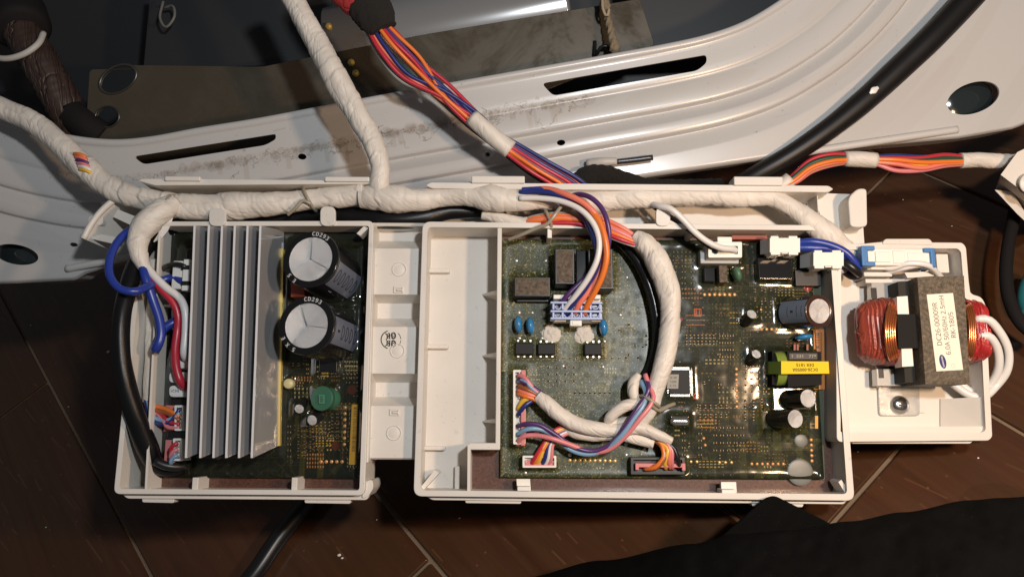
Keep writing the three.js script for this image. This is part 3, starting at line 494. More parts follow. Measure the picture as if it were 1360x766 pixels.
// ---- power board, left
{
  const a = T.at(213, 303, BH), b = T.at(477, 640, BH), R = thing('power_circuit_board', 'dark circuit board with heatsink and two big capacitors in the left compartment', 'circuit board', T, T.at(345, 480, BH - 2));
  const fp = foot(T, [[248, 330, 372, 606], [405, 330, 474, 395], [403, 410, 470, 465], [420, 474, 450, 497], [390, 536, 408, 552], [407, 550, 422, 566], [418, 515, 445, 545], [376, 503, 388, 515]], BH, 1.4);
  const pic = boardPicture(T, a.x, a.z, b.x, b.z, BH, 11, (x, c) => {
    x.fillStyle = '#15180b'; x.fillRect(a.x, a.z, 200, 200);
    traces(x, a.x, a.z, b.x, b.z, 420, () => `rgba(${rnd() < .6 ? '52,58,22' : '8,9,6'},${rr(.25, .7)})`);
    const [sx, sz] = c(372, 470); traces(x, sx, sz, b.x, b.z, 70, () => `rgba(120,104,36,${rr(.15, .4)})`);
    const dot = (px, py, w, h, col) => { const [qx, qz] = c(px, py); x.fillStyle = col; x.fillRect(qx - w / 2, qz - h / 2, w, h); }; buses(x, c, 14, 376, 470, 465, 610, '110,96,38'); padArrays(dot, 46, 376, 466, 474, 628, ['196,160,70', '170,110,60', '186,170,120'], .35, .85);
    x.strokeStyle = 'rgba(190,190,170,.35)'; x.lineWidth = .16; for (let i = 0; i < 40; i++) { const [qx, qz] = c(rr(375, 470), rr(465, 628)); x.strokeRect(qx, qz, rr(1, 3), rr(.8, 2)); }
    for (const [px, py, r] of [[466, 520, 2.6], [443, 596, 2.4]]) { x.fillStyle = '#4a2312'; x.beginPath(); x.arc(...c(px, py), r, 0, 7); x.fill(); }
  });
  obj(R, 'potting_bed', prism(T, [[214, 300], [488, 301], [478, 650], [195, 650]], BH - 2.2, -27, 1, 0), pottingM);
  obj(R, 'board', slabQ(T, [[236, 306], [485, 306], [475, 634], [222, 634]], BH - .6, 1.5), std(.03, .04, .018, .5));
  obj(R, 'coated_face', coatedFace(T, a.x + 7, a.z + 1, b.x, b.z - 2, BH, fp, 150, 180, .12), std(1, 1, 1, .6, { specularIntensity: .3, map: pic, clearcoat: 1, clearcoatRoughness: .05 }));
  // heatsink: six tall fins on a plate, leaning a little
  const hs = obj(R, 'heatsink', slabQ(T, [[262, 322], [376, 322], [372, 592], [256, 596]], -13.5, 4), M.alu);
  const o2 = T.at(375, 306, -15).sub(T.at(345.5, 300, 13)), o3 = T.at(372, 590, -15).sub(T.at(334.5, 608, 13));
  [258, 277, 294.5, 311.5, 328.5, 345.5].forEach((x, i) => {
    const p = T.at(x, 300, 13), q = T.at(x - 11.5, 608, 13), w = .55, w2 = .8, e = (v, d) => v.clone().add(V(d, 0, 0));
    obj(hs, 'fin', hexa([e(p, -w), e(p, w), e(q, w), e(q, -w)], [e(p.clone().add(o2), -w2), e(p.clone().add(o2), w2), e(q.clone().add(o3), w2), e(q.clone().add(o3), -w2)]), M.alu);
    const lift = v => v.clone().add(V(0, .12, 0)); obj(hs, 'lit_fin_edge', hexa([e(lift(p), -w), e(lift(p), w), e(lift(q), w), e(lift(q), -w)], [e(p, -w), e(p, w), e(q, w), e(q, -w)]), M.aluLitEdge);  // paler copy of the fin metal: light along the tips, put into the colour
  });
  obj(hs, 'brass_edge', slabQ(T, [[368, 330], [376, 330], [371, 592], [363, 592]], -11.6, 3), M.brass);
  const ribs = []; for (let k = 0; k < 3; k++) { const p = T.at(345.5, 300, 13).add(o2.clone().multiplyScalar(.25 + k * .25)), q = T.at(334, 608, 13).add(o3.clone().multiplyScalar(.25 + k * .25)); ribs.push(hexa([p, p.clone().add(V(.9, -.2, 0)), q.clone().add(V(.9, -.2, 0)), q], [p.clone().add(V(0, -.5, 0)), p.clone().add(V(.9, -.6, 0)), q.clone().add(V(.9, -.6, 0)), q.clone().add(V(0, -.5, 0))])); }
  // the two large capacitors
  const sleeve = std(.012, .012, .014, .2, { clearcoat: .8, clearcoatRoughness: .1 });
  can(R, T, [445, 367, -17], [412, 344, 16], 15.2, { name: 'large_capacitor', sleeve, sectors: 3, turn: -1.571, inner: 11.8, dip: 3.6, dips: [.5, .9, 3.5], slopes: [-.03, .05, 0], label: 'upper large capacitor, its grey stripe facing right and down', text: ringText(['CD293', 'E 5'], [.05, 3.75]), stripe: [.55, .95, stripeTex(['o', 'o', 'o', 'o', 'o'], '#6d7484')] });
  can(R, T, [441, 446, -17], [406.5, 432, 16], 15.2, { name: 'large_capacitor', sleeve, sectors: 3, turn: -1.95, inner: 11.6, dip: 3.6, dips: [.9, .4, 3.5], slopes: [.04, -.04, 0], label: 'lower large capacitor, its grey stripe facing right', text: ringText(['CD293', '5 X E'], [-.1, 3.6]), stripe: [.95, .95, stripeTex(['-', 'o', 'o', 'o', 'o'], '#6d7484')] });
  obj(R, 'film_capacitor', slabQ(T, [[386, 372], [404, 372], [404, 394], [386, 394]], -4, 13), M.brick);
  // small parts
  can(R, T, [404, 533, -17], [397, 543, -8], 2.7, { name: 'small_capacitor', sleeve: M.black, sectors: 2, turn: .4, inner: 2.5, dip: .1 });
  can(R, T, [424, 552, -17], [414, 558, -9], 3.1, { name: 'small_capacitor', sleeve: M.black, sectors: 2, turn: 1.2, inner: 2.8, dip: .1 });
  obj(R, 'yellow_capacitor', lathe([[0, 0], [2.5, 0], [2.8, .5], [2.8, 5], [2.2, 6], [0, 6.2]], T.at(386, 510, -17), T.at(381, 509, -9), 24), std(.55, .5, .25, .4));
  obj(R, 'green_inductor', lathe([[6, 0], [6.2, 3], [5.2, 4.5], [5.2, 6], [6.4, 6.8], [6.6, 9.5], [6.2, 10], [0, 10.1]], T.at(439, 530, -17), T.at(427, 529, -8), 40), M.greenCoil);
  obj(R, 'inductor_print', slabQ(T, [[423, 524], [431, 524], [431, 536], [423, 536]], -6.15, .05), std(1, 1, 1, .5, { map: tex(canvas(64, 96, x => { x.fillStyle = '#3f7a5c'; x.fillRect(0, 0, 64, 96); x.fillStyle = '#0d2018'; x.font = 'bold 46px sans-serif'; x.translate(32, 48); x.rotate(-Math.PI / 2); x.textAlign = 'center'; x.fillText('101', 0, 16); })) }));
  const ic = obj(R, 'driver_chip', pb(T, 424, 476, 447, 494, BH + 2.4, BH - .3, .3), M.blackGloss);
  const lg = []; for (let i = 0; i < 4; i++) { const p = T.at(427 + i * 6, 473, BH), q = T.at(427 + i * 6, 497, BH); lg.push(box(p.x - .5, BH, p.z - .8, p.x + .5, BH + .5, p.z + 1, .1), box(q.x - .5, BH, q.z - 1, q.x + .5, BH + .5, q.z + .8, .1)); } obj(ic, 'chip_leg', lg, M.solder);
  pads(T, R, 'test_pad', row(458, 541, 457, 590, 7), BH, 1.05, M.copperPad); pads(T, R, 'test_pad', row(426, 613, 454, 613, 5), BH, 1.05, M.copperPad);
  const bar = tex(canvas(96, 512, (x, w, h) => { x.fillStyle = '#b98a1d'; x.fillRect(0, 0, w, h); x.fillStyle = '#4e3608'; for (let y = 24; y < 400; y += rr(5, 11)) x.fillRect(22, y, 34, rr(2, 5)); for (let y = 24; y < 470; y += 15) x.fillRect(62, y, 12, 9); }));
  obj(R, 'printed_label', slabQ(T, [[467, 537], [479, 537], [476, 617], [463, 617]], BH + .35, .2), std(1, 1, 1, .5, { map: bar }));
  chips(T, R, [...grid(382, 484, 396, 484, 3, 1, 1.6, .9, true), ...grid(462, 482, 472, 508, 2, 5, 2, .8, false), ...grid(441, 545, 441, 582, 1, 9, 1, .5, false), ...grid(448, 545, 448, 582, 1, 9, 1, .5, false), ...grid(384, 566, 384, 606, 1, 6, 1.7, .9, false), ...grid(396, 570, 412, 606, 3, 5, 1.7, .9, true), ...grid(422, 570, 434, 582, 2, 3, 1.7, .9, false), ...spread(5, 384, 500, 436, 530), ...grid(408, 484, 408, 496, 1, 3, 1.2, .8, false)], BH);
  // sockets and blocks along the left edge
  const blk = obj(R, 'white_socket', [pb(T, 229, 346, 251, 384, -2, -18, .8), pb(T, 243, 344, 250, 386, 0, -18, .6)], M.nylon, 'white socket with a black and a blue wire');
  for (const [y0, y1] of [[352, 358], [373, 379]]) obj(blk, 'contact_slot', pb(T, 240, y0, 250.5, y1, .15, -4, .2), M.black);
  obj(R, 'terminal_block', [pb(T, 236, 388, 252, 412, -6, -18)], M.black); obj(R, 'terminal_block', pb(T, 238, 414, 252, 478, -8, -18, .5), M.greyNylon);
  for (const [y0, y1] of [[474, 489], [494, 508], [512, 527]]) { const p = obj(R, 'spade_cover', prism(T, [[224, y0], [250, y0], [250, y1], [224, y1]], -3, -14, 2.2), M.whiteWire); }
  const pr = tex(canvas(128, 64, x => { x.fillStyle = '#e4e2df'; x.fillRect(0, 0, 128, 64); x.fillStyle = '#5a6480'; x.font = 'bold 30px monospace'; x.textAlign = 'center'; x.translate(64, 32); x.rotate(Math.PI); x.fillText('250-8629', 0, 10); }));
  obj(R, 'terminal_print', slabQ(T, [[226, 513.5], [249, 513.5], [249, 524], [226, 524]], -2.94, .04), std(1, 1, 1, .4, { map: pr }));
  obj(R, 'terminal_block', pb(T, 226, 528, 248, 538, -9, -18), M.black); obj(R, 'terminal_block', pb(T, 222, 573, 245, 582, -7, -18, .5), M.blackGloss);
  obj(R, 'socket_base', pb(T, 219, 538, 233, 573, -10, -18, .4), M.pinkBase); obj(R, 'socket_base', pb(T, 219, 584, 231, 613, -10, -18, .4), M.pinkBase);
  header(T, R, 'white_header', 231, 538, 244, 572, -4, -17, 2.4, M.nylon, null, 5); header(T, R, 'white_header', 229, 582, 242, 612, -4, -17, 2.4, M.nylon, null, 4);
}
// ---- main board, right
{
  const a = T.at(667, 318, BH), b = T.at(1094, 636, BH), R = thing('main_circuit_board', 'large green circuit board with relays and sockets in the middle compartment', 'circuit board', T, T.at(880, 480, BH - 2));
  const fp = foot(T, [[683, 368, 731, 394], [737, 330, 765, 377], [781, 330, 815, 383], [734, 395, 798, 427, 1.6], [684, 455, 708, 471], [714, 456, 737, 471], [776, 456, 799, 471], [682, 491, 697, 590], [695, 607, 738, 621], [842, 610, 908, 628], [886, 487, 920, 527, .7], [890, 552, 915, 567], [1022, 466, 1092, 514, 1.8], [1035, 400, 1078, 428, 1.8], [1025, 515, 1078, 545, 1.6], [1010, 545, 1062, 570, 1.6], [995, 412, 1006, 424], [1000, 465, 1010, 477], [930, 330, 985, 350], [1008, 340, 1064, 372], [935, 355, 968, 376], [1065, 345, 1100, 365]], BH, 1.3);
  const pic = boardPicture(T, a.x, a.z, b.x, b.z, BH, 10, (x, c) => {
    const W = b.x - a.x, H = b.z - a.z;
    x.fillStyle = '#1a1f0e'; x.fillRect(a.x, a.z, W, H);
    // frosted coating on the left half, its lit haze painted paler; clear over right
    const [mx] = c(868, 400), [m2] = c(1000, 400);
    x.fillStyle = 'rgba(80,88,44,.42)'; x.fillRect(a.x, a.z, mx - a.x, H);
    for (let i = 0; i < 52000; i++) { const px = a.x + rnd() * W, pz = a.z + rnd() * H, f = clamp(1.12 - (px - a.x) / (mx - a.x) * .35 - (px > mx ? .62 : 0), .05, 1); if (rnd() > f) continue; x.fillStyle = `rgba(${rnd() < .5 ? '112,110,58' : rnd() < .26 ? '206,190,126' : '18,24,9'},${rr(.25, .85)})`; x.fillRect(px, pz, rr(.25, .7), rr(.25, .7)); }
    traces(x, a.x, a.z, mx, b.z, 240, () => `rgba(${rnd() < .5 ? '64,78,46' : '112,116,74'},${rr(.12, .35)})`);
    traces(x, mx, a.z, b.x, b.z, 520, () => `rgba(${rnd() < .5 ? '70,72,30' : '7,11,5'},${rr(.25, .75)})`);
    const dot = (px, py, w, h, col) => { const [qx, qz] = c(px, py); x.fillStyle = col; x.fillRect(qx - w / 2, qz - h / 2, w, h); };
    buses(x, c, 46, 895, 325, 1075, 615, '104,104,48'); buses(x, c, 26, 672, 330, 850, 620, '128,128,78');
    padArrays(dot, 95, 895, 325, 1085, 622, ['190,150,66', '178,110,60', '200,176,110'], .35, .85); padArrays(dot, 60, 676, 325, 872, 622, ['206,198,150', '176,150,92'], .3, .7);
    for (let px = 942; px < 1000; px += 4.6) for (let py = 404; py < 476; py += 5) if (rnd() < .8) dot(px, py, .5, .45, `rgba(150,138,84,${rr(.25, .7)})`);
    for (let px = 730; px < 835; px += 4.4) for (let py = 498; py < 540; py += 4.2) if (rnd() < .75) dot(px, py, .5, .7, `rgba(176,170,120,${rr(.15, .5)})`);
    for (let i = 0; i < 11; i++) dot(912 + i * 4, 457, .7, 1.5, 'rgba(150,146,110,.5)');
    x.strokeStyle = 'rgba(196,196,176,.30)'; x.lineWidth = .18; for (let i = 0; i < 90; i++) { const [qx, qz] = c(rr(672, 1085), rr(325, 628)); x.strokeRect(qx, qz, rr(1.4, 5), rr(1, 3)); }
    x.fillStyle = 'rgba(205,205,190,.4)'; x.font = '1.7px sans-serif'; for (let i = 0; i < 60; i++) { const [qx, qz] = c(rr(672, 1080), rr(325, 628)); x.fillText('RCDQ'[i % 4] + Math.floor(rr(10, 99)), qx, qz); }
    for (const [px, py, r] of [[1073, 382, 2.2], [905, 424, 1]]) { x.fillStyle = '#8a2f16'; x.beginPath(); x.arc(...c(px, py), r, 0, 7); x.fill(); }
    x.strokeStyle = '#c0592a'; x.lineWidth = .4; { const [qx, qz] = c(927, 415); x.strokeRect(qx - 1.8, qz - 2, 3.6, 4); x.strokeRect(qx - .9, qz - 2, 1.8, 4); }
    { const [qx, qz] = c(924, 526); x.beginPath(); x.arc(qx, qz, 1.2, 0, 7); x.lineWidth = .7; x.stroke(); }
    for (let i = 0; i < 50; i++) { const [qx, qz] = c(918 + rr(-9, 9), 398 + rr(-14, 14)); x.strokeStyle = `rgba(190,188,170,${rr(.05, .2)})`; x.lineWidth = .2; x.beginPath(); x.moveTo(qx, qz); x.lineTo(qx + rr(-2, 2), qz + rr(-3, 3)); x.stroke(); }
  });
  const frost = tex(canvas(256, 192, (x, w, h) => { const g = x.createLinearGradient(0, 0, w, 0); g.addColorStop(0, 'rgb(100,100,100)'); g.addColorStop(.44, 'rgb(92,92,92)'); g.addColorStop(.54, 'rgb(30,30,30)'); g.addColorStop(1, 'rgb(26,26,26)'); x.fillStyle = g; x.fillRect(0, 0, w, h); for (let i = 0; i < 900; i++) { x.fillStyle = `rgba(255,255,255,${rr(.02, .12)})`; x.fillRect(rr(0, w * .5), rr(0, h), rr(1, 5), rr(1, 5)); } }), false);
  obj(R, 'potting_bed', [prism(T, [[663, 303], [1103, 308], [1126, 655], [663, 652]], BH - 2.4, -24, 1, 0), prism(T, [[626, 598], [664, 598], [664, 652], [624, 652]], BH - 2.5, -24, 1, 0)], pottingM);
  obj(R, 'board', slabQ(T, [[668, 319], [1090, 321], [1096, 636], [667, 634]], BH - .7, 1.3), std(.03, .05, .02, .5));
  obj(R, 'coated_face', coatedFace(T, a.x, a.z, b.x, b.z, BH, fp, 260, 200, .12), std(1, 1, 1, .6, { specularIntensity: .3, map: pic, clearcoat: .6, clearcoatRoughness: 1, clearcoatRoughnessMap: frost }));
  // relays, optical couplers, glue
  const relay = (c, x0, y0, x1, y1, h, label) => { const r = obj(R, 'relay', pb(T, x0, y0, x1, y1, h, BH - 1, .5), M.black, label); obj(r, 'relay_top', pb(T, x0 + 2.2, y0 + 2.2, x1 - 2.2, y1 - 2.2, h + .15, h - 1, .2), M.relayTop); };
  relay(0, 683, 367.5, 731, 394, -4, 'flat relay lying crosswise left of the tall ones'); relay(0, 737, 330, 763.5, 377.5, -1, 'tall relay left of the wires'); relay(0, 781, 330, 815, 384, 0, 'tall relay behind the wires');
  obj(R, 'relay', pb(T, 765, 332, 780, 383, -6, BH - 1, .5), M.blackGloss); obj(R, 'relay', pb(T, 686, 397, 729, 401, -12, BH - 1, .5), M.black);
  const relMark = tex(canvas(64, 64, x => { x.clearRect(0, 0, 64, 64); x.strokeStyle = x.fillStyle = '#0c0b0a'; x.lineWidth = 6; x.beginPath(); x.arc(32, 32, 24, 0, 7); x.stroke(); x.font = 'bold 30px sans-serif'; x.textAlign = 'center'; x.fillText('D', 32, 43); })); obj(R, 'relay_mark', slabQ(T, [[802, 348], [810, 348], [810, 356], [802, 356]], .22, .04), std(.02, .02, .02, .6, { map: relMark, alphaTest: .5 }));
  for (const [x0, y0, x1, y1] of [[684, 455, 708.5, 471], [714, 456, 737.5, 471], [776, 456, 799.5, 471.5]]) { const o = obj(R, 'optocoupler', pb(T, x0, y0, x1, y1, -11.5, BH - .5, .7), M.chip), l = []; for (let i = 0; i < 3; i++) { const p = T.at(lerp(x0 + 4, x1 - 4, i / 2), y1, BH), q = T.at(lerp(x0 + 4, x1 - 4, i / 2), y0, BH); l.push(box(p.x - .6, BH - .1, p.z - .3, p.x + .6, BH + 1, p.z + 1.6, .2), box(q.x - .6, BH - .1, q.z - 1.6, q.x + .6, BH + 1, q.z + .3, .2)); } obj(o, 'chip_leg', l, M.solder); }
  for (const [x, y] of [[732, 444], [776, 445]]) { const c = T.at(x, y, BH), g = new THREE.SphereGeometry(1, 40, 24), p = g.attributes.position; for (let i = 0; i < p.count; i++) { const v = V().fromBufferAttribute(p, i), k = 1 + .30 * noise(v.x * 3 + x, v.y * 3, v.z * 3) + .12 * noise(v.x * 9, v.y * 9, v.z * 9 + x); p.setXYZ(i, v.x * 5 * k, v.y * 1.5 * k, v.z * 5.4 * k); } g.computeVertexNormals(); obj(R, 'glue_blob', g.translate(c.x, BH, c.z), M.epoxy); }
  const dc = (x, y, rx, rz, h, m, turn = 0) => { const c = T.at(x, y, h), g = new THREE.SphereGeometry(1, 28, 18); obj(R, 'disc_capacitor', g.scale(rx * T.k, 4.4, rz * T.k).rotateY(turn).translate(c.x, h - 2, c.z), m); };
  dc(688.5, 430, 5.6, 11.5, -9, M.discBlue, .06); dc(704.5, 432, 5.8, 11.8, -9, M.discBlue, .1); dc(802, 434, 6, 12, -9, M.discBlue, .06); dc(1070, 447, 11.5, 4.6, -9, M.discBlue, .15); dc(980, 363, 6, 10.5, -8, M.discGreen, .25);
  pads(T, R, 'solder_joint', [[689.5, 415], [707, 415], [693, 400], [720, 365], [694, 365], [686, 346], [725, 346], [824, 418], [803, 453], [801, 487], [748, 486], [690, 449], [720, 449], [833, 368], [698, 628], [832, 604], [832, 590], [757, 604]], BH + .3, 1.05, M.solder);
  // the white socket under the blue plug, the sockets at the left and bottom
  obj(R, 'white_socket', [pb(T, 735, 391, 798, 427, -7, BH - 1, .5), pb(T, 735, 391, 760, 397, -2, -8, .5), pb(T, 774, 391, 798, 397, -2, -8, .5), pb(T, 736, 421, 752, 427, -3, -8, .5), pb(T, 785, 421, 798, 427, -3, -8, .5), pb(T, 757, 423, 773, 433, -2, -8, .6), pb(T, 760, 426, 770, 431, -1.6, -4, .3)], M.nylon, 'white socket holding the pale blue plug');
  header(T, R, 'long_white_socket', 681.5, 491, 698, 590, -6, BH - 1, 2.6, M.nylon, 'long white socket at the board’s left edge', 12); obj(R, 'socket_base', pb(T, 692, 491, 697.5, 592, -5.6, -9, .4), M.pinkBase);
  header(T, R, 'short_socket', 694, 605, 739, 621, -7, BH - 1, 2.4, M.nylon, 'short socket at the board’s lower left corner', 5, true);
  obj(R, 'socket_base', pb(T, 697, 611, 737, 619, -8.4, -12, .4), M.pinkBase);
  header(T, R, 'black_socket', 838, 607, 910, 630, -8, BH - 1, 3, M.black, 'black socket with a pink insert at the lower edge', 6, true); obj(R, 'socket_insert', [pb(T, 845, 615, 911, 621, -7.4, -11, .4), pb(T, 844, 615, 849, 624, -7.3, -10, .3), pb(T, 906, 615, 911, 625, -7.3, -10, .3)], M.pinkBase);
  const q = qfp(T, R, 889, 491, 917, 523, BH + .75, 18), lab = tex(canvas(96, 128, x => { x.fillStyle = '#9b988f'; x.fillRect(0, 0, 96, 128); x.fillStyle = '#3b3a37'; x.font = 'bold 24px monospace'; x.textAlign = 'center'; ['8-VD', '1204', '5-T2'].forEach((s, i) => x.fillText(s, 48, 38 + i * 36)); }));
  obj(q, 'paper_label', slabQ(T, [[888, 497], [902, 497], [901, 516], [886, 516]], BH + 2.9, .12), std(1, 1, 1, .7, { map: lab }));
  { const A = T.at(893, 559.5, -13), B = T.at(913, 559.5, -13), g = new THREE.CapsuleGeometry(2.3, 6, 8, 20).rotateZ(Math.PI / 2); obj(R, 'quartz_crystal', g.translate((A.x + B.x) / 2, -13.4, A.z), M.quartz); }
  // transformer with its yellow band, upside-down print
  const tr = obj(R, 'transformer', [slabQ(T, [[1046, 466], [1091, 467], [1092, 511], [1047, 514]], -3, 14), slabQ(T, [[1026, 466], [1033, 466], [1033, 511], [1026, 511]], -8, 9)], M.blackMatt, 'black transformer with a yellow band');
  { const c = T.at(1041, 489, -6), g = new THREE.CylinderGeometry(1, 1, 1, 36); obj(tr, 'coil', g.rotateZ(Math.PI / 2).scale(7.5, 7, 9).translate(c.x, -9.5, c.z), M.olive); }
  const print = tex(canvas(512, 128, x => { x.fillStyle = '#e8c81a'; x.fillRect(0, 0, 512, 128); x.fillStyle = '#2a2106'; x.translate(256, 64); x.rotate(Math.PI); x.textAlign = 'center'; x.font = 'bold 44px sans-serif'; x.fillText('DC26-00050A', 0, -8); x.fillText('DER 1R15', 0, 42); }));
  { const t4 = pts(T, [[1038, 479.5], [1101, 480], [1102, 496], [1038, 496.5]], 1); obj(tr, 'yellow_band', hexa(t4, t4.map(v => v.clone().setY(-13))), std(1, 1, 1, .6, { map: print, specularIntensity: .5 })); const l = t4.map(v => v.clone()), s = T.at(1021, 480, -11), s2 = T.at(1021, 496.5, -11); obj(tr, 'band_side', hexa([s, l[0].clone().add(V(-.1, -.2, 0)), l[3].clone().add(V(-.1, -.2, 0)), s2], [s.clone().setY(-16), l[0].clone().setY(-16), l[3].clone().setY(-16), s2.clone().setY(-16)]), M.olive); }
  const pt = tex(canvas(256, 64, x => { x.fillStyle = '#141414'; x.fillRect(0, 0, 256, 64); x.fillStyle = '#98958c'; x.font = 'bold 40px monospace'; x.fillText('1 331', 14, 46); x.fillText('77*', 176, 46); })); obj(tr, 'core_print', slabQ(T, [[1049, 469], [1086, 469], [1086, 477], [1049, 477]], -2.9, .06), std(1, 1, 1, .5, { map: pt }));
  const bc = tex(canvas(128, 512, x => { x.fillStyle = '#b26a12'; x.fillRect(0, 0, 128, 512); x.fillStyle = '#3e2106'; for (let y = 30; y < 300; y += rr(7, 16)) x.fillRect(26, y, 42, rr(4, 9)); for (let y = 30; y < 400; y += 19) x.fillRect(84, y, 14, 11); })); obj(R, 'printed_label', slabQ(T, [[1081, 437], [1095, 437], [1096, 517], [1082, 517]], BH + 1, .2), std(1, 1, 1, .5, { map: bc })); obj(R, 'printed_label', slabQ(T, [[1083, 552], [1087, 552], [1087, 569], [1083, 569]], BH + .7, .2), M.orangeLabel);
  // can capacitors
  const brown = std(.05, .022, .014, .25, { clearcoat: .8 }), dark = std(.012, .012, .012, .2, { clearcoat: .8 });
  can(R, T, [1052, 416, -15], [1089, 413, 7], 8.6, { name: 'medium_capacitor', sleeve: brown, sectors: 4, turn: .5, inner: 6.4, dip: .9, slopes: [.05, -.05], label: 'brown-sleeved capacitor with a grey side stripe', stripe: [Math.PI * 1.5 - .75, 1.5, stripeTex(['i', 'i', '-', 'i'], '#8d96a6')], stripeDown: 1.2 });
  can(R, T, [1047, 530, -15], [1074, 529, 2], 4.9, { name: 'small_capacitor', sleeve: dark, sectors: 4, turn: .5, inner: 4.6, dip: .8, slopes: [.04, -.04] }); can(R, T, [1028, 556, -15], [1057, 556, 2], 4.9, { name: 'small_capacitor', sleeve: dark, sectors: 4, turn: .75, inner: 4.6, dip: .8, slopes: [-.04, .04] });
  can(R, T, [990, 428, -15], [999, 417, -7], 2.9, { name: 'tiny_capacitor', sleeve: dark, sectors: 2, turn: .4, inner: 2.7, dip: .1 }); can(R, T, [997, 480, -15], [1005, 470, -7], 2.7, { name: 'tiny_capacitor', sleeve: dark, sectors: 2, turn: 1, inner: 2.5, dip: .1 });
  for (const [x, y, r] of [[1063, 627, 7], [1064, 585, 3.6]]) { const c = T.at(x, y, -16.2); obj(R, 'silicone_dab', lathe([[r, 0], [r * .97, .35], [r * .8, .6], [r * .4, .75], [0, .8]], c, c.clone().setY(0), 36), M.silicone); }
  // sockets along the upper right
  obj(R, 'grey_socket', pb(T, 930, 331, 982, 350, -9, BH - 1, .6), M.greyNylon); obj(R, 'white_socket', [ring(T, [[941, 321], [986, 321], [986, 342], [941, 342]], [[945, 326], [981, 326], [981, 338], [945, 338]], -2, BH, .8, .2), pb(T, 942, 322, 985, 341, -4.5, -10, .3), pb(T, 953, 314, 973, 322, -4, -12, .6)], M.nylon, 'white two-pin socket with thin white and black wires');
  obj(R, 'black_relay', pb(T, 1007, 342, 1053, 371, -8, BH - 1, .5), M.blackGloss); obj(R, 'black_relay', pb(T, 1056, 358, 1092, 380, -12, BH - 1, .5), M.black); obj(R, 'resistor_block', pb(T, 955, 352, 967, 375, -7, BH - 1, .4), M.relayTop); obj(R, 'coil_block', pb(T, 935, 355, 951, 374, -11, BH - 1, .6), M.blackGloss);
  obj(R, 'socket_base', [pb(T, 972, 312, 1020, 318, -9, BH - 1, .4)], M.brick);
  pads(T, R, 'test_pad', row(936, 391, 976, 391, 7), BH, 1.15, M.copperPad); pads(T, R, 'test_pad', row(978.5, 490, 979, 540, 8), BH, 1.05, M.copperPad); pads(T, R, 'test_pad', row(1012, 437, 1032, 437, 4), BH, 1.05, M.copperPad); pads(T, R, 'test_pad', row(757, 611, 817, 612, 10), BH, 1.1, M.gold); pads(T, R, 'test_pad', row(999, 616, 1041, 616, 7), BH, .95, M.copperPad); pads(T, R, 'test_pad', row(1078, 584, 1079, 612, 5), BH, 1.05, M.copperPad); pads(T, R, 'test_pad', [[956, 614], [964, 614], [972, 614], [918, 613], [926, 613]], BH, 1, M.gold);
  pads(T, R, 'solder_joint', [[1011, 411], [1031, 411], [1011, 436], [935, 582], [937, 591]], BH + .2, .9, M.copperPad);
  for (const [x, y] of [[1056, 461], [1060, 461], [1073, 461]]) obj(R, 'resistor', slabQ(T, [[x - 1.3, y - 4], [x + 1.3, y - 4], [x + 1.3, y + 4], [x - 1.3, y + 4]], -12, 2), M.brick);
  chips(T, R, [...grid(896, 346, 920, 384, 3, 6, 1.9, .7, false), ...grid(730, 476, 832, 476, 12, 1, 1.3, 1, true), ...grid(688, 476, 735, 476, 8, 1, 1.3, 1, true), ...grid(728, 488, 762, 506, 4, 3, 1.7, .7, false), ...grid(912, 447, 948, 455, 8, 2, 1.7, .9, true), ...grid(958, 446, 972, 474, 3, 4, 1.8, .9, false), ...grid(990, 486, 1016, 520, 4, 5, 1.7, .9, false), ...grid(990, 532, 1012, 556, 3, 4, 1.8, .9, true), ...grid(930, 540, 965, 552, 6, 2, 1.7, .9, true), ...grid(950, 568, 986, 598, 5, 4, 1.8, .9, false), ...grid(1012, 384, 1036, 402, 3, 2, 1.8, .9, true), ...grid(764, 522, 810, 522, 8, 1, 1.6, .9, true), ...grid(908, 566, 930, 604, 2, 5, 1.7, .9, false), ...spread(12, 905, 440, 1010, 610), ...grid(1003, 386, 1030, 398, 3, 2, 1.6, .8, true), ...spread(14, 820, 420, 870, 480)], BH);
}

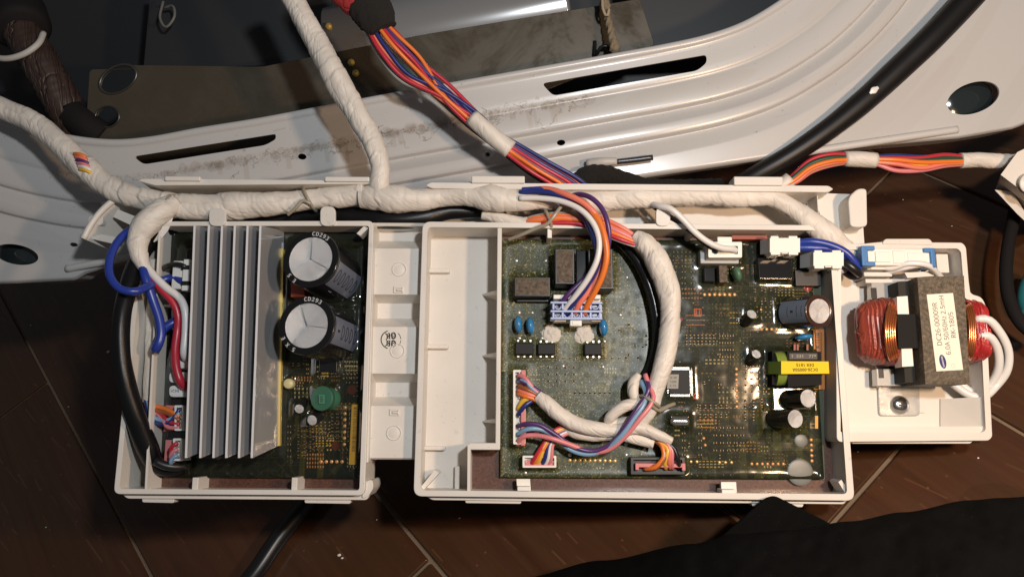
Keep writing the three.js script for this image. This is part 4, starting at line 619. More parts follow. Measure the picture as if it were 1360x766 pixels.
// ---------------------------------------------------------------- the coil
{
  const R = thing('reactor_coil', 'red-taped coil with steel core and printed white label in the right compartment', 'coil', T, T.at(1225, 440, -20));
  obj(R, 'core', noUV(hexa(pts(T, [[1219, 368], [1281, 366], [1289, 510], [1230, 510]], 12), pts(T, [[1219, 368], [1281, 366], [1289, 510], [1230, 510]], 12).map(v => v.clone().setY(-14)))), M.core);
  const c4 = [[1193, 374], [1222, 372], [1232, 508], [1203, 508]]; obj(R, 'core_leg', slabQ(T, c4, 2, 18), M.coreDark);
  const lb = tex(canvas(1024, 384, (x, w, h) => { x.fillStyle = '#e9e3d3'; x.fillRect(0, 0, w, h); x.fillStyle = '#38352f'; x.font = '96px sans-serif'; x.fillText('DC26-00009R', 330, 130); x.fillText('6.0A 50/60Hz 2.5mH', 205, 240, 800); x.fillText('RK-1805', 420, 345); x.fillStyle = '#1f2a6b'; x.beginPath(); x.ellipse(122, 108, 92, 48, -.12, 0, 7); x.fill(); x.fillStyle = '#e9e3d3'; x.font = 'bold 30px sans-serif'; x.textAlign = 'center'; x.save(); x.translate(122, 108); x.rotate(-.12); x.fillText('SAMSUNG', 0, 11); x.restore(); x.strokeStyle = 'rgba(120,115,100,.4)'; x.lineWidth = 5; x.beginPath(); x.arc(60, 250, 26, 0, 7); x.stroke(); }));
  const lq = pts(T, [[1231.5, 391], [1266.5, 389], [1280, 491], [1244.5, 493]], 12.25), L = hexa([lq[3], lq[0], lq[1], lq[2]], [lq[3], lq[0], lq[1], lq[2]].map(v => v.clone().setY(12.05)));
  obj(R, 'label', L, std(1, 1, 1, .6, { map: lb }));
  // the winding: a barrel of red tape on either side of the core, copper showing at its inner edge
  const barrel = (x0, x1, y0, y1, x2, h) => {             // outer end x0, inner edge x1, narrowing to x0
    const A = T.at(x1, (y0 + y1) / 2, h), B = T.at(x0, (y0 + y1) / 2, h), len = B.x - A.x, hz = (T.at(x1, y1, h).z - T.at(x1, y0, h).z) / 2, pos = [], idx = [], n = 70, m = 44;
    for (let i = 0; i <= n; i++) { const u = i / n, k = Math.pow(Math.max(0, 1 - Math.pow(u, 3.2)), .5), bulge = 1 + .10 * Math.sin(Math.min(1, u * 1.6) * Math.PI); for (let j = 0; j <= m; j++) { const t = j / m * 6.2832, cs = Math.cos(t), sn = Math.sin(t), e = .62, px = Math.sign(cs) * Math.pow(Math.abs(cs), e), py = Math.sign(sn) * Math.pow(Math.abs(sn), e), w = .020 * Math.sin(u * 62 + 1.5 * noise(cs * 2, sn * 2, u * 2)) + .012 * Math.sin(u * 26 + cs) + .03 * noise(u * 5, cs * 2, sn * 2 + x0); pos.push(A.x + len * u * (1 + .04 * noise(cs * 2, sn * 2, x0)), h - 3 + py * 13 * k * bulge * (.86 + w), A.z + px * hz * (.80 + .2 * k) * k ** .25 * (.94 + w) * (u > .97 ? k : 1)); } }
    for (let i = 0; i < n; i++) for (let j = 0; j < m; j++) { const a = i * (m + 1) + j, b = a + m + 1; len < 0 ? idx.push(a, b, a + 1, a + 1, b, b + 1) : idx.push(a, a + 1, b, a + 1, b + 1, b); }
    const g = new THREE.BufferGeometry(); g.setAttribute('position', new THREE.Float32BufferAttribute(pos, 3)); g.setIndex(idx); g.computeVertexNormals(); return g;
  };
  obj(R, 'taped_winding', barrel(1141, 1190, 393, 487, 0, -3), M.redTapeBrown); obj(R, 'taped_winding', barrel(1317, 1282, 396, 482, 0, -3), M.redTape);
  const wires = (xs, y0, y1, dir, h) => { for (let k = 0; k < xs.length; k++) { const sh = k * 1.2, list = []; for (let i = 0; i <= 10; i++) { const t = i / 10, a = (t - .5) * Math.PI; list.push([xs[k] + dir * 7 * Math.cos(a) ** 1.5 - 0, lerp(y0 + sh, y1 - sh, .5 + .5 * Math.sin(a)), h - 11 + 11 * Math.cos(a) ** .6 - k * .3]); } obj(R, 'copper_turn', tube(T, list, .62, { rad: 8, step: 1.2 }), M.copper); } };
  wires([1184, 1187, 1190, 1193, 1196], 400, 480, -1, 9.5); wires([1289, 1286.5, 1284, 1281.5], 402, 478, 1, 9.5);
  for (let s = 0; s < 3; s++) wires([1187 + s * 3, 1190 + s * 3], 404 + s * 2, 476 - s * 2, -.8, 7.5 - s * 2.2);
  obj(R, 'bobbin_corner', slabQ(T, [[1192, 394], [1206, 393], [1208, 419], [1193, 420]], 7, 8), M.nylon); obj(R, 'bobbin_corner', slabQ(T, [[1198, 462], [1212, 461], [1214, 486], [1199, 487]], 7, 8), M.nylon);
  obj(R, 'black_insulation', slabQ(T, [[1192, 417], [1224, 417], [1227, 462], [1194, 463]], 8, 16), M.blackMatt);
  // zinc bracket and its screw
  obj(R, 'bracket', [slabQ(T, [[1160, 374], [1222, 372], [1230, 512], [1166, 514]], -15, 1.4), slabQ(T, [[1165, 490], [1206, 490], [1206, 512], [1166, 512]], -10, 6), slabQ(T, [[1158, 374], [1206, 374], [1206, 402], [1159, 402]], -10, 6), prism(T, [[1167, 508], [1222, 508], [1223, 552], [1169, 552]], -19, -20.6, 2)], M.zinc);
  for (const [x0, y0, x1, y1] of [[1167, 490, 1175, 502], [1158, 382, 1166, 398]]) obj(R, 'bracket_slot', pb(T, x0, y0, x1, y1, -9.8, -11, .2), M.black);
  const s = T.at(1195, 538, -19), sc = obj(R, 'screw', lathe([[0, 0], [5, 0], [5.2, .5], [5, 1.4], [4, 2.6], [2, 3.3], [0, 3.4]], s, s.clone().setY(5), 36), M.chrome);
  obj(sc, 'cross_slot', [box(s.x - 2, -16.6, s.z - .45, s.x + 2, -15.45, s.z + .45, .1), box(s.x - .45, -16.6, s.z - 2, s.x + .45, -15.4, s.z + 2, .1)], M.darkMetal);
  obj(R, 'lead', tube(T, [[1296, 424, 4], [1312, 424, 6], [1328, 440, 4], [1340, 466, 0], [1338, 492, -4], [1324, 512, -8], [1306, 527, -8], [1288, 524, -10], [1270, 512, -12], [1258, 500, -14]], 2.15, { rad: 14 }), M.whiteWire); obj(R, 'lead', tube(T, [[1300, 446, 4], [1313, 446, 5], [1325, 462, 2], [1327, 488, -3], [1318, 508, -8], [1302, 522, -12], [1286, 518, -14], [1274, 506, -15], [1262, 494, -15]], 2.15, { rad: 14 }), M.whiteWire);
}

// ---------------------------------------------------------------- wiring
const wire = (root, name, color, r, list, label) => obj(root, name, tube(T, list, r, { rad: 10, step: 1.8 }), WIRE[color] ?? color, label);
{ // the main taped harness along the trough, its branch up into the machine and its branch down to the power board
  const R = thing('taped_harness', 'thick white taped harness along the top of the tray, branching up into the machine', 'wiring harness', T, T.at(640, 262, -10));
  obj(R, 'trunk', taped(T, [[-30, 130, -18, 14], [10, 147, -16, 14.5], [45, 163, -14, 15], [78, 190, -12, 16], [108, 220, -10, 17], [145, 248, -8, 17], [190, 264, -6, 15], [235, 273, -6, 17], [270, 275, -6, 18], [310, 273, -6, 18], [350, 272, -6, 16], [400, 267, -7, 14], [450, 261, -6, 14], [485, 256, -5, 15]], { pitch: 14 }), M.tape);
  obj(R, 'trunk', taped(T, [[478, 262, -5, 14], [500, 262, -4, 17], [530, 265, -4, 20], [556, 265, -5, 17], [590, 261, -6, 14], [625, 258, -5, 17], [650, 261, -4, 19], [690, 266, -4, 16], [712, 266, -5, 14], [742, 266, -7, 15], [790, 268, -7, 17], [815, 264, -7, 15], [838, 263, -6, 16], [880, 262, -6, 14.5], [930, 260, -6, 15], [985, 262, -6, 14], [1025, 263, -6, 13.5], [1055, 278, -6, 14], [1080, 298, -5, 16], [1102, 314, -5, 17], [1122, 328, -6, 12], [1139, 342, -8, 4]], { pitch: 15 }), M.tape);
  obj(R, 'rising_branch', taped(T, [[372, -30, 4, 15], [392, 4, 4, 15], [414, 45, 3, 16], [436, 86, 3, 17], [455, 122, 2, 17], [478, 158, 2, 15], [496, 190, 2, 14], [505, 220, 1, 13], [503, 244, -1, 14], [505, 258, -4, 12]], { pitch: 12 }), M.tape);
  obj(R, 'falling_branch', taped(T, [[232, 268, -2, 13], [212, 281, 3, 16], [194, 297, 5, 17], [183, 318, 5, 13], [184, 338, 4, 11], [194, 360, 3, 8]], { pitch: 9 }), M.tape);
  for (const [k, c] of [['orange', 0], ['salmon', 1], ['purple', 2], ['pink', 3], ['white', 4], ['yellow', 5]].entries()) { const y = 207 + c[1] * 4.2, x = 99 + c[1] * 1.4; obj(R, 'exposed_wire', tube(T, [[x - 1, y - 3, -11 + 7.6], [x + 7, y - 2, -11 + 9], [x + 15, y + 2, -11 + 7.8]], 1, { rad: 8 }), WIRE[c[0]]); }
  for (let k = 0; k < 4; k++) obj(R, 'exposed_wire', tube(T, [[207 + k * 4, 271 + k * .8, 2], [210 + k * 4, 275 + k, 3.6], [213 + k * 4, 279 + k * .6, 2.4]], 1, { rad: 8 }), WIRE[k === 1 ? 'white' : 'red']);
  for (let k = 0; k < 5; k++) obj(R, 'filament_end', tube(T, [[222 + k * 1.6, 288, 0], [214 + k * 2, 305, -1], [204 + k * 2.2, 321 - k, -3]], .5, { rad: 6 }), WIRE.white);
}
{ // black sleeved mains cable, from the trough down round the left compartment
  const R = thing('sleeved_cable', 'thick black sleeved cable curving down the left end of the tray', 'cable', T, T.at(165, 470, -12));
  obj(R, 'sleeve', tube(T, [[672, 282, -19, 9], [600, 281, -16, 11], [560, 289, -14, 14], [515, 291, -13, 14], [470, 287, -15, 13], [430, 285, -17, 12], [370, 292, -18, 12], [310, 294, -18, 12], [250, 293, -16, 12], [212, 308, -12, 12], [187, 336, -4, 11], [172, 375, 4, 11.5], [161, 420, 9, 11.5], [160, 468, 9, 11.5], [168, 515, 6, 12], [182, 560, 0, 13], [195, 594, -6, 14], [206, 615, -10, 12], [226, 624, -13, 9], [246, 620, -14, 8]], 5, { rad: 24, shape: (u, a, s, w) => .35 * noise(s * .05, Math.cos(a), Math.sin(a)) }), std(.007, .007, .008, .3, { specularIntensity: .7, bumpMap: grain, bumpScale: .00006 }));
  obj(R, 'inner_wire', tube(T, [[205, 612, -4], [218, 618, -5], [232, 620, -7], [246, 619, -11]], 2.3, { rad: 10 }), M.black);
}
{ // red, white and blue motor leads
  const R = thing('motor_leads', 'red, white and blue leads dropping from the taped branch to the power board', 'wires', T, T.at(215, 410, -4));
  wire(R, 'white_wire', 'white', 2.1, [[190, 348, 3], [202, 364, 4], [220, 382, 4], [238, 396, 4], [245, 412, 4], [246, 440, 3], [244, 470, 2], [247, 476, -2]]);
  wire(R, 'red_wire', 'red', 2.2, [[188, 346, 2], [196, 361, 3], [214, 384, 3], [230, 402, 2], [236, 420, 1], [235, 440, 0], [232, 465, 1], [234, 490, 2], [240, 508, 1], [246, 514, -3]]);
  wire(R, 'blue_wire', 'blue', 2.4, [[187, 344, 2], [193, 370, 6], [203, 400, 4], [211, 425, 3], [213, 445, 3], [208, 461, 3], [205, 464, 1], [209, 452, -2], [218, 436, -1], [230, 428, -2], [246, 420, -6]]);
  wire(R, 'blue_loop', 'blue', 2.1, [[186, 300, 0], [170, 307, 3], [155, 322, 8], [145, 345, 13], [146, 368, 16], [160, 384, 17], [178, 387, 16], [194, 381, 10], [210, 374, -1], [228, 369, -4], [246, 376, -2]]);
  wire(R, 'black_wire', 'black', 1.5, [[212, 360, -8], [220, 354, -4], [232, 351, -1], [247, 354, -1]]);
}
{ // white sleeved sensor lead
  const R = thing('sleeved_sensor_lead', 'flat white sleeved lead with coloured ends running down the wire channel', 'wires', T, T.at(203, 460, -16));
  obj(R, 'sleeve', taped(T, [[205, 345, -14, 6], [204, 385, -13, 8], [203, 415, -13, 9], [201, 450, -13, 8], [199, 480, -12, 7], [197, 510, -12, 8], [197, 534, -12, 8]], { pitch: 22 }), M.tape);
  obj(R, 'sleeve', taped(T, [[214, 380, -19, 5], [210, 410, -18, 8], [207, 440, -18, 6], [203, 470, -18, 5]], { pitch: 22 }), M.tape);
  [['navy', 193, 566], ['sky', 195, 562], ['orange', 199, 548], ['brown', 197, 553], ['red', 201, 557], ['pink', 203, 565]].forEach(([c, x, y], k) => wire(R, 'wire', c, 1.15, [[x - 1, 528, -11], [x + 2 - k * .4, 540, -9], [x + 8 + k, y - 8, -7 + k * .3], [222, y - (k > 3 ? -2 : 4), -5], [238, 543 + k * 5, -5]]));
  [['red', 588], ['pink', 596], ['sky', 604]].forEach(([c, y], k) => wire(R, 'wire', c, 1.1, [[236, y, -4], [229, y + 4, -3], [226, y + 10, -4], [230, 616, -8]]));
}
{ // bundle dropping out of the machine
  const R = thing('coloured_wire_bundle', 'bundle of red, orange and blue wires dropping from a red sleeve in the machine', 'wires', T, T.at(600, 130, 0));
  obj(R, 'red_sleeve', tube(T, [[440, -60, 8, 34], [462, -26, 8, 35], [480, -4, 7, 33], [490, 9, 6, 27]], 8, { rad: 22, flat: .7, shape: (u, a, s) => .6 * noise(s * .3, Math.cos(a) * 2, Math.sin(a) * 2) }), std(.38, .03, .03, .6, { bumpMap: tapeBump, bumpScale: .001 }));
  obj(R, 'foam_wrap', tube(T, [[482, -4, 6, 26], [490, 8, 7, 30], [500, 24, 7, 27], [509, 40, 6, 20]], 8, { rad: 30, step: .8, flat: .8, shape: (u, a, s) => .9 * noise(s * .5, Math.cos(a) * 4, Math.sin(a) * 4) }), std(.03, .026, .022, .95, { bumpMap: grain, bumpScale: .002 }));
  const list = [['grey', 0, 6, -2], ['red', 1, 5, 1], ['salmon', 2, 3, 0], ['navy', 3, 8, 1], ['green', 3, 1, -3], ['white', 4, 2, -2], ['black', 4.5, 0, -4], ['orange', 5, 3, 2], ['salmon', 5.6, 7, -1], ['red', 6, 1, 1], ['navy', 6.6, 6, 0], ['purple', 7, 4, 0], ['orange', 8, 1, 0], ['red', 8.3, 8, -2]];
  list.forEach(([c, a, b, hh], k) => { const n = a / 8 - .5, m = b / 8 - .5, px = .78, py = -.62; wire(R, 'wire', c, 1.12, [[492 + n * 22, 26 + n * -10, 6 + hh], [510 + n * 26 + 4, 58 + n * -24, 4 + hh * 1.5], [545 + n * 26, 92 + n * -26 + m * 6, 0 + hh], [585 + (n * .5 + m * .5) * 22, 124 + (n + m) * .5 * -22, -4 + hh], [627 + m * 16, 158 - m * 14, -8 + hh * .6], [655 + m * 14, 182 - m * 12, -10 + hh * .5], [680 + m * 18, 199 - m * 14, -12 + hh * .5], [715 + m * 24, 222 - m * 16, -14 + hh], [752 + m * 40, 244 - m * 8, -18 + hh], [772 + m * 44, 262, -26]]); });
  obj(R, 'white_wrap', tube(T, [[626, 156, -7.5, 12], [640, 168, -8, 12], [658, 184, -9.5, 12.5], [678, 199, -11.5, 13]], 5, { rad: 24, shape: (u, a, s) => .3 * noise(s * .2, Math.cos(a) * 2, Math.sin(a) * 2) }), M.tape);
  wire(R, 'earth_wire', 'lime', 1.2, [[668, 196, -12], [690, 216, -13], [714, 232, -15], [740, 248, -22]]);
}
{ // bundle to the right of the tray
  const R = thing('coloured_wire_bundle', 'bundle of coloured wires between white wraps, lying beyond the right end of the tray', 'wires', P, P.at(1190, 214, 6));
  const w = (c, l) => obj(R, 'wire', tube(P, l, 1.35, { rad: 10, step: 2 }), WIRE[c]);
  const ys = [['navy', -6, -7, 1], ['red', -8, -3, 3], ['green', -3, 0, 5], ['red', 4, 7, 2], ['orange', 2, -1, 6], ['yellow', 6, 2, 4], ['pink', 8, 8, 3], ['salmon', 5, 5, 5], ['orange', -1, -4, 0]];
  ys.forEach(([c, a, b, h], k) => w(c, [[1022 + k, 262 - k * 2, 4 + h], [1048 + k * 1.2, 240 + a * .4, 6 + h], [1078, 220 + a, 6 + h], [1105, 212 + a * .9, 6 + h], [1130, 211 + a * .6, 6 + h * .7], [1160, 212 + b * .6, 6 + h * .7], [1190, 213 + b * .9 + (k === 6 ? 6 : 0), 6 + h], [1225, 215 + (b + a) * .5 + (k > 5 ? 3 : 0), 6 + h], [1255, 213 + a * .9, 6 + h * .8], [1282, 213 + a * .6, 6 + h * .5]]));
  obj(R, 'white_wrap', tube(P, [[1122, 211, 8, 10], [1142, 211.5, 8, 10.5], [1164, 213, 8, 10]], 4, { rad: 22 }), M.tape);
  obj(R, 'white_wrap', taped(P, [[1276, 213, 7, 10], [1300, 212, 7, 9.5], [1325, 214, 7, 10], [1338, 212, 7, 8], [1350, 207, 7, 3]], { pitch: 16 }), M.tape);
  obj(R, 'white_wrap', tube(P, [[1018, 268, 8, 11], [1032, 252, 8, 10], [1050, 238, 9, 10]], 4, { rad: 20 }), M.tape);
}
{ // plug with its leads, fitted on the main board
  const R = thing('plug_lead', 'pale blue ten-way plug with white, blue and orange wires on the green board', 'plug', T, T.at(766, 410, -4));
  const pl = obj(R, 'plug_body', [pb(T, 732, 400, 800, 424, -4, -9, .4)], M.plugBlue), bar = [];
  for (const y of [400, 411.5, 421]) bar.push(pb(T, 731, y, 800.5, y + 3.4, .6, -8, .4));
  for (const y0 of [400, 411.5]) for (let k = 0; k <= 5; k++) { const x = 735 + k * 12.4; bar.push(pb(T, x - 1.5, y0, x + 1.5, y0 + 11, -.2, -8, .4)); const c = k < 5 ? T.at(x + 6.2, y0 + 7, -2.4) : null; if (c) bar.push(new THREE.TorusGeometry(1.7, .5, 8, 14, Math.PI).rotateX(Math.PI / 2).translate(c.x, -1.2, c.z - .2)); }
  obj(pl, 'plug_rib', bar, M.plugBlue);
  const cts = []; for (const y0 of [405, 417]) for (let k = 0; k < 5; k++) { const c = T.at(741 + k * 12.4, y0, -3); cts.push(box(c.x - 1.3, -5, c.z - 1, c.x + 1.3, -3.2, c.z + 1.4, .3)); } obj(pl, 'contact', cts, M.darkMetal);
  const w = (c, r, l) => wire(R, c === 'sky' ? 'blue_wire' : c + '_wire', c, r, l);
  w('white', 1.6, [[690, 263, 3], [715, 263, 5], [745, 267, 8], [772, 279, 11], [789, 298, 12], [796, 320, 12], [793, 345, 11], [782, 368, 8], [768, 388, 4], [754, 406, -1], [748, 414, -4]]);
  w('navy', 1.6, [[690, 256, 1], [712, 254, 3], [740, 258, 6], [765, 271, 7], [781, 290, 8], [789, 312, 9], [794, 335, 9], [789, 360, 7], [776, 384, 4], [760, 404, 0], [752, 418, -4]]);
  w('blue', 1.6, [[694, 252, 0], [722, 252, 3], [752, 262, 3], [770, 280, 3], [782, 300, 5], [792, 328, 7], [794, 350, 6], [785, 372, 4], [768, 398, -1], [757, 408, -4]]);
  w('salmon', 1.6, [[700, 252, -1], [728, 251, 4], [752, 258, 9], [776, 270, 11], [792, 286, 11], [801, 306, 9], [803, 330, 7], [798, 356, 5], [786, 380, 3], [769, 404, 0], [763, 417, -4]]);
  w('orange', 1.6, [[722, 252, 2], [750, 258, 6], [776, 272, 9], [795, 292, 12], [804, 318, 13], [806, 340, 12], [801, 364, 9], [791, 386, 5], [780, 406, 0], [776, 418, -4]]);
  w('purple', 1.4, [[755, 262, -4], [768, 258, 4], [784, 262, 9], [799, 276, 11], [807, 296, 12], [809, 318, 10], [804, 340, 5], [790, 356, 2], [770, 376, 1], [752, 394, 0], [743, 406, -4]]);
}
{ // the harness that loops over the main board
  const R = thing('looped_harness', 'white taped harness looping over the green board, with coloured wire ends', 'wiring harness', T, T.at(850, 480, -8));
  obj(R, 'taped_run', taped(T, [[842, 312, 0, 9], [858, 325, 1, 14], [874, 348, 2, 16], [886, 378, 2, 14.5], [891, 410, 2, 13], [889, 445, 2, 13.5], [882, 478, 1, 12.5], [874, 506, 0, 12], [868, 530, -1, 10], [862, 548, -3, 8], [848, 564, -5, 7], [826, 578, -7, 7]], { pitch: 18 }), M.tape);
  obj(R, 'taped_run', taped(T, [[714, 525, -5, 8], [727, 536, -4, 9.5], [745, 551, -4, 9.5], [768, 564, -4, 9.5], [795, 570, -4, 9.5], [822, 571, -4, 8.5], [848, 568, -4, 8], [870, 576, -4, 7], [892, 586, -5, 5.5]], { pitch: 20 }), M.tape);
  obj(R, 'taped_run', taped(T, [[748, 566, -9, 6], [765, 576, -8, 7], [790, 579, -8, 7], [820, 577, -8, 7], [846, 582, -8, 9], [868, 588, -8, 8]], { pitch: 14 }), M.tape);
  obj(R, 'taped_run', taped(T, [[861, 538, -4, 6], [846, 536, -2, 8], [828, 540, -1, 8.5], [812, 553, -2, 7], [808, 561, -4, 5], [822, 561, -6, 6], [842, 557, -6, 6]], { pitch: 12 }), M.tape);
  obj(R, 'taped_run', taped(T, [[849, 497, -3, 4.5], [842, 508, -3, 7], [841, 522, -3, 7], [848, 535, -4, 6]], { pitch: 10 }), M.tape);
  [['grey', -6, 6], ['orange', -4, 4], ['salmon', -1, 2], ['pink', 1, 1], ['yellow', 4, 5], ['red', 6, 7], ['white', 7, 8], ['salmon', -3, -4], ['orange', 0, -1]].forEach(([c, a, b], k) => wire(R, 'wire', c, 1.3, [[690, 296 + a * .3, -7], [712, 293 + a * .9, -4 + (k % 3)], [740, 290 + a, -2 + (k % 3)], [770, 292 + a * .9, -1 + (k % 3)], [800, 297 + b * 1.6, 0 + (k % 2)], [826, 308 + b * 1.5, 1 + (k % 2)], [848, 320 + b * .9, 1]]));
  obj(R, 'taped_run', taped(T, [[640, 286, -10, 6], [668, 291, -8, 8], [694, 296, -7, 8], [714, 293, -5, 8]], { pitch: 14 }), M.tape);
  [['purple', 504, 518], ['sky', 506, 521], ['pink', 498, 523], ['salmon', 518, 527], ['orange', 522, 531], ['brown', 512, 524]].forEach(([c, y, z], k) => wire(R, 'wire', c, 1.2, [[688, y, -7], [697, y + (k === 1 ? 0 : 4), -4], [708, lerp(y, z, .6) + 2, -4], [722, z + 6, -5]]));
  wire(R, 'wire', 'yellow', 1.25, [[688, 543, -8], [695, 532, -5], [708, 528, -5], [722, 533, -6]]); wire(R, 'wire', 'navy', 1.25, [[688, 552, -8], [696, 540, -5], [708, 532, -6], [722, 536, -7]]);
  [['red', 704], ['yellow', 711], ['orange', 707], ['navy', 718], ['white', 722], ['pink', 726]].forEach(([c, x], k) => wire(R, 'wire', c, 1.2, [[x, 619, -11], [x + 6, 609, -7], [722 + k * 2.4, 590, -6], [736 + k * 2, 572 + k * 1.4, -7], [752 + k, 566 + k * 1.6, -8]]));
  [['orange', 856, 884], ['brown', 862, 886], ['yellow', 884, 888], ['pink', 893, 892], ['black', 902, 894], ['salmon', 890, 889]].forEach(([c, x, y], k) => wire(R, 'wire', c, 1.35, k < 2 ? [[x, 623 - k, -11], [872 + k * 2, 619, -6], [882 + k, 606, -5], [878, 590 + k, -6], [866, 582, -8]] : [[x, 622, -11], [x - 1, 612, -6], [y - 1, 596 - (k - 2) * 1.5, -5], [872, 584 - (k - 3), -7], [862, 580, -8]]));
}
{ // three loose wires on the main board
  const R = thing('three_wire_lead', 'purple, pale blue and pink wires curving from the long socket to the harness loop', 'wires', T, T.at(780, 570, -8));
  wire(R, 'purple_wire', 'purple', 1.28, [[687, 566, -8], [698, 563, -4], [715, 564, -3], [735, 575, -3], [760, 592, -3], [786, 599, -3], [812, 589, -1], [832, 564, 3], [848, 541, 4], [858, 526, 3], [862, 515, 3], [858, 502, 0]]);
  wire(R, 'pale_blue_wire', 'sky', 1.28, [[687, 577, -8], [700, 570, -4], [718, 570, -4], [738, 580, -5], [756, 596, -5], [778, 603, -4], [802, 598, -3], [824, 580, 2], [842, 556, 4], [855, 537, 4], [858, 522, 2], [852, 506, -2]]);
  wire(R, 'pink_wire', 'pink', 1.28, [[687, 590, -8], [694, 580, -4], [710, 578, -3], [732, 582, -1], [756, 590, -2], [782, 599, -4], [806, 598, -2], [830, 580, 2], [850, 556, 5], [864, 538, 5], [868, 526, 4], [862, 512, 2], [857, 497, 0]]);
}
{ const R = thing('black_cable', 'black cable under the white loop on the main board', 'cable', T, T.at(860, 400, -10)); obj(R, 'sheath', tube(T, [[806, 308, -10], [830, 326, -9], [850, 352, -8], [864, 385, -8], [872, 420, -8], [873, 455, -9], [866, 485, -11], [854, 505, -14]], 2.9, { rad: 16 }), std(.012, .012, .013, .22)); }
{ const R = thing('two_wire_lead', 'thin white and black wire pair plugged into the small white top socket', 'wires', T, T.at(930, 310, 0)); wire(R, 'white_wire', 'white', 1.7, [[862, 268, -8], [874, 273, 2], [890, 277, 6], [906, 290, 6], [922, 307, 5], [940, 321, 3], [958, 329, 1], [975, 331, -2], [978, 334, -5]]); wire(R, 'black_wire', 'black', 1.5, [[858, 266, -14], [880, 282, -10], [904, 296, -4], [922, 310, -2], [936, 322, -2], [948, 331, -3], [951, 336, -6]]); }
{ // blue leads and their white housings at the right end of the board
  const R = thing('blue_plug_lead', 'dark blue wires with two white plug housings at the upper right of the main board', 'plug', T, T.at(1080, 335, -2));
  const hsg = (x0, y0, x1, y1, h) => [slabQ(T, [[x0, y0], [x1, y0], [x1, y1], [x0, y1]], h, 9), pb(T, x0 + 1, y0 - 3, x0 + (x1 - x0) * .3, y0 + 2, h + .1, h - 8, .4), pb(T, x0 + (x1 - x0) * .62, y0 - 3, x1 - 3, y0 + 2, h + .1, h - 8, .4), pb(T, x0 + 1, y1 - 2, x0 + (x1 - x0) * .36, y1 + 3.5, h + .1, h - 8, .4), pb(T, x0 + (x1 - x0) * .62, y1 - 2, x1 - 2, y1 + 3.5, h + .1, h - 8, .4), pb(T, x0 + (x1 - x0) * .38, y1 - 1, x0 + (x1 - x0) * .62, y1 + 2, h - 1, h - 8, .3)];
  obj(R, 'plug_housing', hsg(1023, 316, 1063, 335, 3), M.nylon); obj(R, 'plug_housing', hsg(1081, 335, 1121, 353, 4), M.nylon);
  for (const [x0, y0, x1, y1] of [[1010, 318, 1024, 338], [1063, 333, 1082, 356]]) obj(R, 'socket_side', hexa([T.at(x0, y0 + 2, -9), T.at(x1, y0, 2), T.at(x1, y1 - 2, 2), T.at(x0, y1, -9)], pts(T, [[x0, y0], [x1, y0], [x1, y1], [x0, y1]], -14)), M.greyNylon);
  wire(R, 'blue_wire', 'blue', 2.1, [[1058, 322, -2], [1080, 321, 1], [1102, 325, 2], [1122, 334, 2], [1134, 346, 1], [1140, 358, -2], [1134, 364, -8]]); wire(R, 'blue_wire', 'blue', 2.1, [[1058, 329, -2], [1080, 329, 0], [1100, 330, 0], [1120, 338, 0], [1132, 350, -2], [1130, 360, -8]]); wire(R, 'black_wire', 'black', 2.3, [[1118, 347, -1], [1128, 352, 2], [1138, 360, 1], [1142, 364, -3], [1134, 367, -7], [1120, 358, -9]]);
  obj(R, 'sleeve_end', tube(T, [[1100, 357, -6], [1112, 359, -5], [1124, 355, -5]], 2.5, { rad: 14 }), M.greyNylon);
}
{ // inline connector lying in its holder
  const R = thing('inline_connector', 'white inline connector with two blue locking clips, above the coil', 'connector', T, T.at(1195, 343, -6));
  obj(R, 'housing', [pb(T, 1152, 329, 1240, 353, 1, -12, 1), pb(T, 1163, 334, 1184, 348, 1.8, 0, .4), pb(T, 1186, 332, 1204, 350, 1.6, 0, .8), pb(T, 1206, 335, 1232, 347, 1.5, 0, .4), pb(T, 1152, 352, 1200, 358, -3, -12, .8)], M.nylon);
  obj(R, 'blue_clip', [pb(T, 1144, 326, 1155, 353, 3, -10, .7), pb(T, 1150, 326, 1163, 332, 3.2, -6, .5), pb(T, 1150, 347, 1164, 353, 3.2, -6, .5)], M.clipBlue); obj(R, 'blue_clip', [pb(T, 1236, 329, 1245, 355, 2.6, -10, .7), pb(T, 1228, 329, 1238, 335, 2.8, -6, .5), pb(T, 1230, 349, 1238, 355, 2.8, -6, .5)], M.clipBlue);
  wire(R, 'white_wire', 'white', 1.6, [[1178, 362, -8], [1200, 356, -2], [1222, 352, 0], [1242, 360, -6], [1254, 372, -12]]); wire(R, 'white_wire', 'white', 1.6, [[1160, 352, -6], [1185, 356, -3], [1205, 350, 1], [1232, 352, 2], [1248, 366, -6], [1258, 376, -12]]);
}
{ const R = thing('black_cable', 'thick black cable crossing the white panel at the upper right', 'cable', P, P.at(1160, 120, 10)); obj(R, 'sheath', tube(P, [[1330, -50, 12, 18], [1290, -5, 12, 17.5], [1240, 48, 12, 17], [1198, 88, 11, 16.5], [1150, 132, 10, 15.5], [1100, 172, 9, 14], [1050, 206, 7, 13], [1005, 232, 3, 13], [960, 256, -4, 12]], 7, { rad: 26 }), std(.008, .0075, .0075, .42, { specularIntensity: .7 })); obj(R, 'paint_chip', tube(P, [[1156, 124, 17.2, 1.5], [1161, 120, 17.4, 4.5], [1167, 116, 17.2, 2]], 1.4, { rad: 10, flat: .3 }), M.whiteWire); }
{ const R = thing('black_cable', 'black cable lying on the floor tiles below the left compartment', 'cable', G, G.at(370, 715, 6)); obj(R, 'sheath', tube(G, [[290, 812, 7], [335, 765, 7], [372, 712, 7], [412, 664, 7], [450, 620, 7], [480, 580, 8]], 5.6, { rad: 18 }), std(.012, .012, .013, .33)); }
